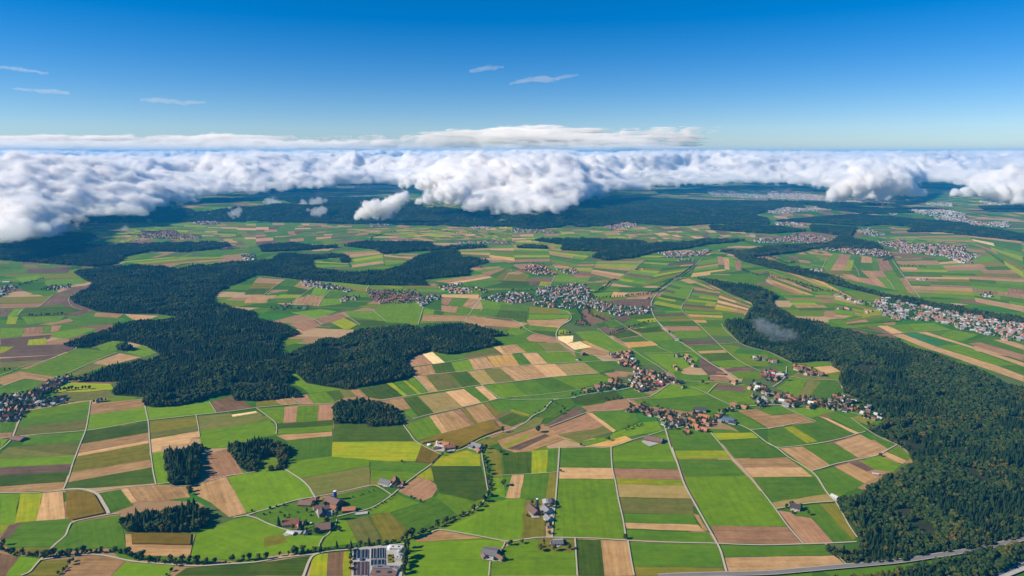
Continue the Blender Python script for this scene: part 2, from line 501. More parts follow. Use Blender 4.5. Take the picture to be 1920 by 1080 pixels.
# ------------------------------------------------------------------ fields, traced on the ground
# tile code  corners (in the tile's own pixels)
FIELDS = """
e g 175,685 670,608 664,672 160,745
e G 160,745 664,672 655,745 130,805
e k 130,805 655,745 645,828 110,870
e b 680,632 1075,590 1090,655 665,715
e g 665,715 1090,655 1110,755 650,830
e g 1090,650 1570,612 1622,698 1112,748
e B 1575,615 1760,568 1900,660 1630,697
e o 1120,760 1470,722 1484,795 1122,850
e k 1122,850 1484,795 1490,835 1126,892
e t 1128,895 1490,835 1500,880 1440,885 1420,930 1215,950 1210,985 1130,998
e g 1500,832 1920,770 2010,755 2065,790 2068,865 1900,890 1700,960 1505,965
e k 1480,722 1730,700 1740,725 1935,685 2005,745 1920,770 1500,832
e c 1735,712 1920,684 1928,697 1745,728
e G 215,870 638,838 605,915 160,940
e k 70,955 600,918 560,1015 0,1045
e k 560,1015 0,1045 0,1010 20,985 70,955
e g 0,1045 560,1018 535,1080 0,1108
a v 0,268 535,240 510,300 0,330
a d 0,330 510,305 485,375 0,410
a b 0,410 485,375 465,438 0,455
e G 0,770 130,750 95,845 0,850
e r 0,850 95,845 85,880 0,885
e g 0,895 65,892 0,965
e d 645,838 1110,765 1115,845 605,930
e b 605,930 1115,845 1115,905 590,1000
e t 590,1000 1115,905 1115,925 585,1022
e o 585,1022 1115,925 1125,1045 530,1145
e b 530,1145 1125,1048 1138,1105 510,1218
e d 510,1218 1140,1105 1165,1225 480,1275
a g 1130,160 1220,150 1280,385 1172,388
a g 0,465 150,462 110,685 0,700
a y 150,462 325,460 270,665 110,685
a t 325,458 470,445 490,655 270,668
a m 492,452 600,444 698,464 790,612 545,664 500,638
a G 740,460 905,430 1000,550 830,610
a b 960,425 1170,395 1280,400 1400,410 1425,490 1200,520 1030,525
a t 905,432 960,425 1030,525 985,535
a G 120,685 270,670 520,650 540,680 480,790 370,868 60,872 10,830
a v 80,700 170,682 60,800 0,815 0,800
a y 0,700 80,695 0,780
a o 60,875 370,868 340,915 90,910
a B 0,910 150,945 40,1080 -40,1080
a g 150,935 310,955 220,1060 160,1080 40,1080
a o 315,970 545,950 440,1080 200,1080 255,1030
a b 600,935 740,925 940,970 830,1080 480,1080
a g 945,975 1310,1005 1260,1080 840,1080
a d 1400,1020 1920,985 2330,930 2260,1080 1310,1080
a G 555,680 895,625 945,860 370,905 420,850 490,790
a b 940,770 1440,770 1465,770 1420,945 1000,925 945,870
a m 985,765 1435,772 1428,852 990,847
a g 1470,770 1740,660 1845,635 2160,740 2280,780 2400,790 2360,880 1900,950 1430,960
a r 1500,180 1700,125 1830,310 1700,340 1500,380 1520,200
a b 1430,405 1620,350 1720,640 1580,530 1480,480
a t 1620,350 1700,340 1850,610 1720,640
b g 0,290 190,265 340,360 400,420 430,490 215,540 0,605 -75,605 -210,340
b G 240,60 565,40 565,180 350,210 205,255
b b 180,22 560,5 560,30 260,58
f d 585,780 1100,790 1190,910 575,912
f y 575,915 1190,912 1240,940 1200,1060 980,1060 568,1025
f m 1240,945 1380,1015 1320,1080 1195,1065
b g 200,255 350,210 565,185 850,215 850,250 340,345
b k 340,350 850,255 855,400 450,480
b G 860,215 1310,240 1220,310 860,280
b g 860,285 1220,312 1110,390 865,370
b o 865,370 940,375 930,415 865,400
b G 490,500 860,410 1015,475 830,585 740,600 600,560
b G 90,580 440,500 600,640 350,740 240,735 0,650 0,610
b y 1390,185 1580,140 1680,170 1685,255 1310,255
b d 1315,260 1685,258 1730,420 1700,500 1640,520 1380,450 1340,370
b y 1225,320 1310,265 1335,370 1200,335
b r 1060,440 1210,340 1300,360 1350,395 1360,430 1320,490 1250,520 1100,465
b g 1370,460 1640,520 1690,535 1530,625 1350,490
b G 1010,610 1230,540 1350,490 1520,630 1180,780
b g 840,590 1020,480 1060,470 1230,535 1000,605 850,620
b o 850,625 1000,605 1170,775 960,830
b k 680,660 840,630 960,830 760,830
b g 610,660 680,665 760,830 640,850 480,870
b g 0,900 20,800 240,770 510,780 465,860 0,930
b o 60,790 200,770 240,830 60,865
b B 540,910 660,900 650,1080 530,1080
b y 420,920 540,912 530,1080 400,1080
b y 660,900 705,895 705,1080 650,1080
b b 1210,800 1380,740 1700,795 1200,825
b g 1160,830 1720,810 1880,830 1820,900 1690,900 1690,955 1110,955
b g 1110,955 1690,958 1750,980 1750,1085 1095,1085
b g 1390,735 1660,610 1630,780
b g 1660,605 1700,560 1920,495 2030,502 2000,640 2000,800 1910,820 1630,775
c o 100,510 240,515 245,650 250,785 70,805 85,640
c g 0,830 195,802 190,885 470,900 485,1078 -160,1080 -160,980 -90,900 -30,850
c o 195,802 470,800 470,900 190,890
b o 1740,110 1830,150 1850,340 1780,340 1760,200
c d 0,150 145,155 140,315 -60,325 -75,160
c y 145,140 270,135 260,305 145,315
c G 275,125 350,120 343,300 260,305
c t 0,325 90,320 60,498 -50,498
b g 1780,345 1855,340 1870,495 1770,470
c G 95,320 275,310 258,505 60,498
c o 280,310 338,305 320,515 258,505
c G 360,120 738,118 750,265 355,262
c t 352,268 752,270 762,352 345,350
c g 345,352 762,355 855,800 640,800 310,790
c g 750,118 900,75 1155,20 1215,160 752,185
c g 752,185 1215,160 1240,225 755,220
c G 755,222 1238,228 1250,280 757,270
c r 757,272 1250,282 1280,358 770,348
c y 775,348 1285,362 1290,405 785,392
c u 785,392 1295,405 1340,500 805,490
c k 805,492 1340,505 1365,620 830,610
c G 830,612 1358,620 1392,700 845,680
c t 845,682 1395,698 1445,748 860,725
c b 1360,615 1400,625 1470,740 1440,745
c G 860,735 1470,755 1522,835 860,805
c d 485,805 660,812 690,1080 500,1080
c b 668,812 868,820 910,1078 695,1082
c G 880,828 1530,845 1560,900 1583,1020 915,1010
c o 915,1012 1583,1025 1595,1062 920,1078
c G 1565,850 1920,858 2350,845 2425,922 1590,940
c t 1592,945 2425,928 2500,1000 1920,1050 1620,1065
c G 1165,0 1480,10 1610,140 1215,140
c y 1215,142 1610,142 1640,200 1245,205
c G 1250,210 1640,208 1760,330 1295,335
c g 1295,338 1765,332 1960,560 2060,710 1480,705 1310,390
c r 1490,706 2060,712 2170,840 1550,835
c y 1500,10 1800,5 1850,45 1550,60
c G 1555,62 1850,50 1920,100 2050,185 1670,200
c b 1680,205 2060,190 2160,260 1740,268
c t 1745,270 2165,262 2250,335 1800,338
c G 1805,340 2270,335 2350,460 1950,535
d u 30,530 440,468 490,520 350,532 220,548 120,568 60,580
d r 70,590 150,600 320,640 490,830 265,838
d G 140,580 260,560 380,540 640,820 490,830 340,650 200,630
d o 380,540 510,535 660,795 640,815
d b 85,122 260,110 470,250 330,292
d G 270,108 490,85 680,190 480,250
d t 500,80 690,18 900,130 830,175 680,195
d G 720,5 770,5 955,95 900,128
d g 975,105 1085,195 1040,215 890,150
d t 890,152 1040,218 1010,240 850,170
d G 330,300 490,265 720,385 640,440 480,470 370,350
d b 500,262 600,235 830,340 725,385
d v 605,230 680,215 800,280 740,295
d g 690,212 830,180 1000,245 940,300 800,280
h G 0,810 120,800 290,925 80,955 0,910
h y 115,805 190,800 370,910 290,925
h G 200,795 360,765 330,735 390,725 650,850 500,905 375,910
h t 380,720 450,740 690,850 650,855
h G 440,715 500,690 620,735 745,830 690,848
h g 180,665 440,660 500,690 380,720 330,735 210,700
h o 630,735 680,715 800,765 745,790
g b 1690,680 1830,668 1950,718 2130,702 2275,768 1920,810
g G 1840,660 1920,650 2010,640 2130,700 1950,716
g G 1590,690 1690,680 1900,810 1790,825 1680,780
f r 1140,290 1245,255 1325,330 1165,350
f c 1245,252 1325,242 1418,320 1330,332
f G 1330,240 1440,260 1540,262 1590,290 1420,315
f k 1545,262 1790,210 1850,258 1590,290
f t 1785,205 1830,195 1930,255 1855,262
f b 1180,355 1320,335 1345,405 1260,415 1190,375
f d 1318,338 1460,320 1500,392 1350,403
f g 1462,318 1590,297 1640,375 1500,390
f t 1592,295 1725,278 1790,358 1640,375
f w 1728,275 1920,257 1980,345 1795,356
g G 0,260 70,250 150,335 60,340
g t 75,250 190,248 270,328 150,338
g g 195,245 430,238 500,300 520,312 275,328
g b 0,185 35,185 110,245 -60,250 -90,200
g g 40,180 180,170 260,240 110,245
g k 185,172 350,175 430,235 265,240
f b 1195,425 1265,418 1370,535 1300,545
f k 1275,418 1450,400 1550,505 1375,532
f d 1450,400 1590,388 1690,488 1552,503
f u 1585,388 1710,372 1800,475 1690,488
f k 1705,370 1830,362 1950,462 1800,475
g t -90,360 40,345 190,440 30,460
g b 40,345 160,338 260,430 190,440
g t 160,338 320,330 415,415 260,430
g u 320,332 540,318 655,400 415,415
f d 785,520 980,475 1110,572 950,598 840,580
f y 980,475 1020,470 1140,570 1110,575
f G 1025,468 1100,458 1215,558 1145,570
f y 1100,456 1125,455 1240,553 1215,558
f g 1125,452 1190,428 1290,548 1240,552
f g 390,555 525,540 600,620 430,628
f d 525,540 625,530 665,580 590,610
f k 625,528 710,522 760,575 660,580
f b 705,525 780,520 830,580 760,578
f o 0,605 120,590 190,635 0,655
f b 120,590 255,570 330,630 190,640
f r 260,570 385,560 430,626 340,630
f g 215,395 310,395 380,470 660,500 680,520 400,550 350,510 200,450
f g 5,665 215,652 203,772 150,778
f r 215,652 313,647 302,765 203,772
f g 313,647 470,639 463,757 302,765
f r 470,639 580,635 575,750 463,757
f d 150,780 575,752 575,790 150,818
f g 150,820 575,792 570,835 150,865
f b 150,868 570,838 570,870 230,905
f g 1120,790 1295,725 1395,855 1215,905
f t 1298,722 1350,710 1440,845 1395,855
f b 1350,710 1475,680 1620,790 1440,848
f r 1475,680 1530,668 1640,785 1615,795
f o 1530,665 1560,660 1660,775 1640,782
f b 1565,658 1700,628 1800,740 1665,775
f o 1700,625 1740,615 1840,710 1800,730
f G 1745,612 1830,595 1920,600 2010,610 1910,680 1840,710
f b 985,600 1100,588 1165,665 1080,678
f d 1100,585 1210,575 1335,700 1215,725 1170,668
f G 1085,682 1165,670 1215,725 1175,742
f u 1215,572 1420,542 1545,650 1335,700
f t 1420,540 1560,518 1690,620 1545,650
f G 1565,516 1640,505 1750,605 1690,618
f t 1640,503 1700,495 1815,592 1755,605
f m 1230,920 1390,860 1780,760 1838,825 1700,875 1520,968 1400,900 1250,930
f o 1650,930 1850,850 1920,850 1920,880 1800,930 1700,960
g g -215,492 0,468 110,575 0,580 -90,588
g G 0,468 170,450 310,548 110,575
g G 170,450 300,432 490,520 310,548
g g 300,430 660,405 760,450 490,520
g G 0,585 490,530 430,575 300,592 0,602
g d 430,590 780,535 840,585 560,640 470,630
g r 520,650 870,600 905,650 830,675 580,692
g v 230,800 490,650 560,695 275,805
g r 285,810 560,705 700,790 640,815 330,860
g k 330,860 640,815 700,790 760,840 500,915 390,880
g t 555,700 600,698 780,830 760,845
g G 600,695 820,680 930,710 960,760 790,838
g g 760,850 960,770 1090,760 1130,825 910,870 700,910
g g 570,945 380,890 500,915 700,880 700,915
g w 570,945 850,872 905,900 740,950
g G 10,665 110,600 300,598 240,680 160,720
g y 0,670 160,720 140,732 -20,686
g d -110,740 0,695 130,740 0,800 -70,780
g G 210,700 320,610 440,590 480,640 330,730 200,745
g k 0,825 180,730 240,740 210,790 0,865
g b -110,908 0,868 220,795 270,800 390,895 140,985 20,996 -70,965
g y -60,940 120,858 150,865 -40,962
g v -40,968 250,855 280,870 60,978
g G 545,320 750,308 850,320 780,360 690,390 650,395
g r 690,400 830,385 890,400 860,425 740,430
g g 1060,545 1180,480 1340,505 1460,560 1120,590 1030,590
g G 1030,592 1120,590 1460,560 1640,640 1320,690 1100,655
g G 820,535 890,520 1040,560 1030,585 860,590
g G 910,600 1030,590 1100,655 960,640
g g 1345,500 1540,480 1470,550
g v 1510,520 1545,482 1740,500 1750,545
g g 1480,552 1510,522 1750,545 1850,590 1640,625 1600,610
g G 1100,5 1340,0 1395,45 1140,48
g r 1140,50 1395,48 1420,80 1180,82
g g 1185,85 1430,82 1475,130 1240,140
g v 1270,160 1530,155 1545,185 1320,192
g G 1340,198 1550,188 1585,222 1380,232
g t 1395,235 1590,225 1610,245 1410,252
g d 1420,255 1615,245 1680,298 1490,308
g g 1495,310 1690,302 1760,350 1580,362
g v 1585,365 1770,352 1840,380 1620,392
g g 1630,395 1840,382 1920,420 1850,440 1700,440
g d 890,70 1100,48 1150,88 960,95
g g 960,98 1160,92 1210,150 1040,160
g w 830,172 1045,158 1095,190 880,210
g G 900,210 1100,192 1190,248 980,248
g G 1080,165 1200,155 1260,170 1350,238 1195,248
g g 990,252 1330,252 1400,280 1380,330 1200,400 1100,330
g v 1410,285 1480,310 1590,390 1540,412 1470,415 1410,350
g r 1485,418 1600,425 1660,465 1490,462
g G 1250,410 1470,415 1480,450 1290,460
g c 340,125 460,118 455,160 410,180 350,150
g c 405,180 510,160 600,205 470,225
g y 345,75 400,70 440,100 350,115
g w 520,160 600,150 650,190 600,200
g b 520,225 600,208 735,245 700,268 560,255
g r 100,130 165,102 340,138 350,172 130,160
g d 120,80 330,90 325,130 180,95
g G 40,120 115,85 165,100 95,140
g g 0,30 60,40 115,85 40,120 -40,100
g b 110,0 400,0 350,60 130,40
g g 120,45 350,60 330,90 130,75
g v 640,70 700,45 740,70 850,55 860,75 740,110
g G 680,0 770,0 830,45 740,65
g g 470,90 640,80 720,120 880,225 740,240 600,180 540,150
g d 745,108 880,75 960,115 790,140
g G 800,145 970,120 1030,160 840,165
h g 60,515 130,470 160,430 300,445 220,575
h k 300,445 400,465 310,575 220,575
h G 400,460 500,455 550,500 555,540 480,590 310,575
h g 250,325 310,308 460,310 465,345 330,355
h t 340,355 470,345 550,385 430,405
h G 135,380 240,385 230,410 140,420
h k 160,430 240,385 440,425 500,450 330,450
h G 0,250 150,320 130,350 0,330
h t 820,45 890,42 1020,95 930,105
h g 890,42 1050,30 1110,90 1020,95
h g 1050,30 1250,25 1370,72 1110,88
h q 1010,105 1110,95 1350,185 1260,195
h t 1120,92 1190,90 1920,322 1920,350 1440,185
h g 1270,200 1430,185 1860,340 1720,345
h t 930,112 1010,105 1270,205 1720,345 1920,420 1920,465 1560,340 1180,210
h G 1190,88 1380,75 1580,110 1460,165
h g 1580,110 1440,160 1290,120 1390,75
h G 1470,165 1700,110 1830,140 1560,178
h r 1500,178 1590,168 1920,262 1920,310
h G 1590,168 1700,150 1920,225 1920,262
h t 1690,150 1780,150 1920,190 1920,225
h G 1720,345 1860,340 1920,355 1920,395
h d 600,60 740,55 880,100 800,110
h g 440,0 800,0 900,40 580,65
e g 0,60 190,60 160,130 0,135
e r 190,60 330,50 320,100 175,108
e g 335,50 380,50 370,95 320,98
e r 385,45 465,40 440,80 375,95
e g 400,90 640,60 740,60 560,130 480,140 390,130
e v 0,140 390,110 370,140 210,195 0,198
e y 215,150 345,135 350,185 205,192
e v 110,200 490,180 580,212 430,262 0,280 0,252
e y 0,205 105,200 30,245 0,250
e v 0,290 440,262 350,300 0,318
e k 0,318 330,300 180,355 0,350
e d 0,355 180,355 90,380 0,378
e b 0,430 150,385 420,430 340,460 190,440 30,490 0,480
e G 190,445 330,465 250,525 90,585 0,570 0,510 30,490
e g 160,385 440,270 580,215 880,240 690,320 510,410 420,430
e k 520,410 690,325 800,345 580,420
e t 690,325 900,250 1065,280 810,342
e g 930,240 1060,190 1210,235 1080,280
e g 720,200 830,155 900,160 870,235 760,230
e k 400,545 500,500 830,540 860,580 500,620 480,580
e y 390,540 500,470 830,480 850,520 620,540
i y 60,655 135,655 120,710 45,712
i g 160,655 490,650 440,690 210,715
i G 490,650 720,610 960,680 800,715 600,720
i v 520,490 720,610 580,650 440,650
i d 190,590 520,580 620,610 440,650 130,652
i g 100,600 180,595 120,652 55,655
i v 0,600 100,598 45,655 0,655
i r 0,560 330,555 285,585 0,592
i o 0,510 380,500 330,552 0,555
i v 400,490 540,500 500,560 300,582
i v 560,430 690,420 560,490 400,488
i g 345,380 600,365 640,405 540,415 330,425
i g 110,365 290,345 340,372 170,400
i o 300,340 560,335 575,360 345,372
i v 210,300 530,290 510,325 200,330
i g 540,295 790,280 780,290 580,300
i b 720,625 930,635 880,665 700,655
i t 930,635 1190,650 1100,680 1000,680
i G 1190,650 1340,640 1300,670 1180,675
j r 20,362 215,378 170,410 -20,400
j o -20,400 170,410 130,445 -50,445
j d -50,445 130,445 75,490 -90,490
j b -60,495 160,495 80,550 -90,555
j G 225,380 330,390 290,430 180,425
j u 285,430 330,390 440,425 400,455
j d 245,455 400,455 355,490 220,485
j y 180,490 355,490 310,515 150,515
j G 90,520 310,515 270,552 80,555
j g 440,432 550,440 510,500 410,490
j b 390,490 510,505 480,580 275,555
j G 550,465 700,470 650,520 500,515
j g 690,475 830,485 870,505 680,520
j g 500,520 640,520 640,560 470,580
j g 265,625 480,600 610,615 440,672
j r 445,675 640,635 680,660 560,700 480,715
j y 560,700 660,665 760,715 680,760
j r 250,715 430,680 490,725 350,765
j g 670,615 880,612 970,690 700,655
j d 750,680 970,690 960,720 800,720
j g 900,590 1200,540 1255,590 1220,712 980,695 885,610
j g 1255,595 1340,605 1330,640 1250,640
j b 1255,640 1590,650 1560,690 1400,690 1240,690
j r 1390,515 1475,518 1440,570 1390,560
j G 1475,518 1590,520 1545,575 1445,572
j b 1592,522 1670,530 1610,588 1548,578
j r 1390,570 1515,580 1500,625 1390,615
j g 1515,580 1610,590 1590,640 1500,630
j t 1395,488 1670,490 1670,518 1390,510
j g 1680,530 1920,540 1830,600 1700,590
j G 1700,592 1840,602 1825,665 1660,650
j g 1610,600 1690,595 1655,650 1600,640
j b 1600,650 1920,690 2050,705 1960,740 1700,720 1570,690
k G -80,560 130,575 120,615 -95,605
k d -95,607 120,617 110,690 -135,668
k o 130,580 320,590 480,635 130,632
k g 130,640 430,640 440,665 120,680
k b 200,685 430,668 400,710 120,715
k g 340,600 430,610 440,640 360,625
k g 320,352 590,357 560,400 300,390
k G 300,392 560,402 690,400 640,432 285,432
k r 460,340 595,350 560,365 470,362
k v 140,390 215,392 200,422 130,420
k y 215,392 290,395 270,428 200,424
k o -160,330 130,345 100,390 -170,380
k d -170,382 135,392 110,425 -180,430
k v 700,540 860,520 1060,520 1040,590 800,565
k b 850,515 1040,495 1060,520 870,525
k g 610,480 760,470 720,510 630,515
k t 760,470 870,475 850,505 740,510
k o 590,615 700,610 690,660 600,650
k v 640,660 720,650 750,680 690,695
k v 740,635 860,640 900,680 810,695
k G 690,695 790,690 830,720 700,720
k d 870,650 1060,640 1080,670 930,675
k y 930,680 1070,665 1085,695 990,705
k G 830,700 960,690 1010,720 850,722
"""

# blocks of parallel strips: tile, direction ('r' rows far->near, 'c' columns left->right), strip colours, corners TL TR BR BL
STRIPS = """
k r yGbwtgvgyG 1000,245 1180,255 960,440 740,400
k r vGdgtyGogt 1180,255 1385,250 1230,360 960,440
k r grGgvgdyGb 1200,400 1365,432 1270,600 1060,560
k r bGvgtGygvr 1375,440 1565,470 1510,615 1275,598
k r totktowto 1568,472 1805,568 1735,640 1510,618
k r gbtrg 1345,362 1560,462 1370,432 1200,395
k r rGvgrgdG 1060,615 1270,610 1395,720 1110,722
k r gtwbwG 1290,612 1580,625 1580,722 1400,722
k r bgyrGtb 640,240 1000,235 780,380 590,330
k r gbrtbgo 300,260 640,235 580,330 330,300
k r tgbogwGr -20,140 270,150 290,240 -40,250
k r gybGrgo 270,150 590,190 460,290 300,250
k c gGrbg 0,300 130,340 130,345 -170,330
k r ygGo 700,190 1160,200 980,235 640,225
k r ggtbgGwt 1400,240 1640,200 1740,310 1340,360
k c btgr 1540,200 1720,240 1720,310 1550,300
l r gtbGwrot 0,300 480,470 420,610 60,470
l r tgobtwG 0,300 480,470 700,540 360,340
l r gGgrgybG 90,485 500,500 760,600 240,610
l r ybgGkgt 500,480 820,575 900,690 500,660
l r bggtGrGt 200,165 490,185 420,310 250,280
l c grGtbgrG 490,180 940,230 1000,310 400,310
l c twGbrgG 400,310 1010,315 1110,490 570,370
l r rGbrgtbG 950,220 1250,215 1380,350 1020,340
l r gGtgbrgG 1250,215 1640,170 1920,360 1380,350
l r GtrgGbug 1020,345 1500,350 1560,530 1130,500
l r rbGtgrgGt 1500,350 1920,365 1920,620 1560,545
l r gtgbrgug 850,55 1500,45 1640,150 1480,100
l r btcgtrgG 1500,50 1900,85 1920,370 1640,170
l c gGtgbG 200,165 400,150 470,180 250,190
l r gGgtrG 560,670 820,600 1000,690 600,720
i r tgyob 905,243 1300,207 1500,245 1180,275
i r gyob 1300,207 1650,205 1700,230 1500,250
i r gyt 580,112 820,72 940,108 860,130
i r gtw 905,190 1060,150 1150,152 1065,195
j r btgr 480,190 640,160 700,220 600,250
j r gbtg 640,160 940,155 960,190 700,230
j r ygtG 700,230 950,190 960,270 730,300
j r tgoyg 960,190 1185,215 1070,258 970,270
j r tbg 430,240 690,255 700,280 440,290
j r gbwgto 1530,150 1760,130 1760,210 1540,190
j r gtbgw 1760,130 1930,120 1940,240 1750,210
j r bgrGo 1600,290 1820,280 1900,310 1850,390
j r gbtrG 1300,385 1700,330 1850,400 1700,440
j r gyg 860,395 1150,420 1000,470 820,440
j r oGg 1150,420 1500,430 1470,470 1000,470
j r ggo 480,390 840,400 830,470 600,440
"""

# broad mosaics of small far fields: tile, columns, rows, palette, corners
MOSAIC = """
p 9 8 ggyGbtkv 520,392 1230,384 1250,500 720,470
p 8 7 gygGbtok 1230,384 1920,390 1920,500 1250,470
p 5 5 ygtog 580,550 760,470 1050,490 930,560
p 10 6 gGbvtkG 1250,500 1920,500 1930,590 1500,600
q 12 8 GkbvGtrd 0,390 860,405 840,480 0,560
q 9 8 gytGbrkw 700,440 1480,410 1700,500 1300,530
q 9 7 gytgbGko 1480,410 1920,410 1920,540 1700,500
r 9 7 ggytbGrk 0,430 700,430 900,520 0,560
r 9 6 Ggkbtvo 700,430 1300,420 1500,500 1000,540
r 10 5 Ggkbtv 1300,420 1920,410 1920,500 1500,500
s 14 6 gGgbkGyg 830,500 1480,488 1700,560 1000,545
s 8 6 ogbgrGg 1480,488 1920,540 1920,650 1600,580
p 16 6 GkdgGb 1100,250 1920,230 1920,262 1150,290
q 20 6 dGkgot 0,190 900,140 1250,190 0,280
r 14 5 GkdGtg 200,185 1920,215 1920,260 400,225
s 14 5 GkGdtg 0,180 1920,215 1920,330 200,300
i 5 4 GdkvG 0,230 540,270 540,300 0,350
k 9 4 ygtGbrow 0,85 600,105 590,185 0,140
"""

LAYERS = []


def _hull(P):
    P = sorted(set(P))
    if len(P) < 3:
        return P

    def half(it):
        h = []
        for p in it:
            while len(h) > 1 and (h[-1][0] - h[-2][0]) * (p[1] - h[-2][1]) - (h[-1][1] - h[-2][1]) * (p[0] - h[-2][0]) <= 0:
                h.pop()
            h.append(p)
        return h[:-1]
    return half(P) + half(P[::-1])


def _apart(A, B):
    for P in (A, B):
        for i in range(len(P)):
            x0, y0 = P[i - 1]
            x1, y1 = P[i]
            nx, ny = y1 - y0, x0 - x1
            a = [nx * p[0] + ny * p[1] for p in A]
            b = [nx * p[0] + ny * p[1] for p in B]
            if max(a) <= min(b) or max(b) <= min(a):
                return True
    return False


def layer_of(G):
    """lowest sheet this outline can lie on without sharing a plane with one it overlaps"""
    cx = sum(p[0] for p in G) / len(G)
    cyy = sum(p[1] for p in G) / len(G)
    hl = _hull(G)
    bb = (min(p[0] for p in G), max(p[0] for p in G), min(p[1] for p in G), max(p[1] for p in G))
    lay = 0
    for l2, b2, h2 in LAYERS:
        if l2 < lay or b2[0] > bb[1] or b2[1] < bb[0] or b2[2] > bb[3] or b2[3] < bb[2]:
            continue
        if not _apart(hl, h2):
            lay = l2 + 1
    LAYERS.append((lay, bb, hl))
    return lay


def side_word(G):
    """where a field lies, by things one can find"""
    cx = sum(p[0] for p in G) / len(G)
    cyy = sum(p[1] for p in G) / len(G)
    X, Y = to_px(cx, cyy, 0)
    best = min(PLACES, key=lambda q: (q[1] - X) ** 2 + ((q[2] - Y) * 1.7) ** 2)
    rel = 'just beyond' if Y < best[2] - 12 else ('in front of' if Y > best[2] + 12 else ('left of' if X < best[1] else 'right of'))
    return rel + ' ' + best[0], X, Y


PLACES = [('the basin filled treatment works', 705, 1045), ('the farm hamlet with the blue silo', 590, 960), ('the farm by the straight white track', 1015, 965),
          ('the oblong dark grove', 340, 965), ('the tall narrow grove', 340, 860), ('the grove with a clearing', 490, 850),
          ('the square grove', 690, 772), ('the long roofed barn', 1222, 828), ('the orange roofed village strip', 1280, 785),
          ('the village on the crossroads', 1210, 705), ('the housing by the forest edge', 1590, 760), ('the lone farmhouse in trees', 1492, 955),
          ('the motorway forest', 1750, 950), ('the farm with the white tank', 835, 838), ('the farm on the curved lane', 740, 908),
          ('the big dark forest', 400, 680), ('the central wood', 720, 650), ('the two cream stubble patches', 1085, 642),
          ('the white town by the river wood', 1750, 600), ('the large grey roofed village', 1080, 560), ('the red roofed village', 740, 560),
          ('the left edge suburb', 60, 745), ('the hillside hamlet', 1480, 700), ('the dark roofed shed', 38, 825), ('the square roofed farm', 915, 1042),
          ('the railway curve', 1225, 580), ('the smoking forest', 1430, 620), ('the bottom hedge', 300, 1045)]


def build_field(G, code, name='field'):
    lay = layer_of(G)
    G0, G = G, []
    for i in range(len(G0)):            # worn, slightly uneven field edges
        a, b = G0[i - 1], G0[i]
        L = math.hypot(b[0] - a[0], b[1] - a[1])
        k = max(1, min(14, int(L / 28))) if a[1] < 3600 else 1
        for j in range(k):
            w_ = 0 if j == 0 else 1.1
            G.append((a[0] + (b[0] - a[0]) * j / k + random.uniform(-w_, w_), a[1] + (b[1] - a[1]) * j / k + random.uniform(-w_, w_)))
    z = 0.4 + 0.12 * lay
    # direction of the longest side
    n = len(G)
    L, ang = max(((G[i][0] - G[i - 1][0]) ** 2 + (G[i][1] - G[i - 1][1]) ** 2, math.atan2(G[i][1] - G[i - 1][1], G[i][0] - G[i - 1][0])) for i in range(n))
    L, ang = max(((G0[i][0] - G0[i - 1][0]) ** 2 + (G0[i][1] - G0[i - 1][1]) ** 2, math.atan2(G0[i][1] - G0[i - 1][1], G0[i][0] - G0[i - 1][0])) for i in range(len(G0)))
    c, s = math.cos(ang), math.sin(ang)
    top = z + (2.4 if code == 'm' else 0)
    verts = [(x, y, top) for x, y in G]
    area = sum(G[i - 1][0] * G[i][1] - G[i][0] * G[i - 1][1] for i in range(n))
    order = list(range(n)) if area > 0 else list(range(n))[::-1]
    faces = [order]
    if code == 'm':
        verts += [(x, y, 0.05) for x, y in G]
        for i in range(n):
            a, b = order[i], order[(i + 1) % n]
            faces.append([a, a + n, b + n, b])
    me = bpy.data.meshes.new(name)
    me.from_pydata(verts, [], faces)
    me.materials.append(MF[code])
    uv = me.uv_layers.new(name='UVMap')
    cx, cyy = G[0]
    for lp in me.loops:
        v = me.vertices[lp.vertex_index].co
        dx, dy = v.x - cx, v.y - cyy
        uv.data[lp.index].uv = (-dx * s + dy * c, dx * c + dy * s)
    a = me.attributes.new('rnd', 'FLOAT', 'FACE')
    rv = random.random()
    for d in a.data:
        d.value = rv
    me.update()
    o = link(name, me)
    o['kind'] = 'structure'
    return o


FIELD_OBS = []


def add_field(tile, code, P):
    G = [at(tile, x, y) for x, y in P]
    o = build_field(G, code)
    FIELD_OBS.append((o, code, G))


for ln in FIELDS.strip().splitlines():
    t_, c_, rest = ln.split(' ', 2)
    add_field(t_, c_, pts(rest))

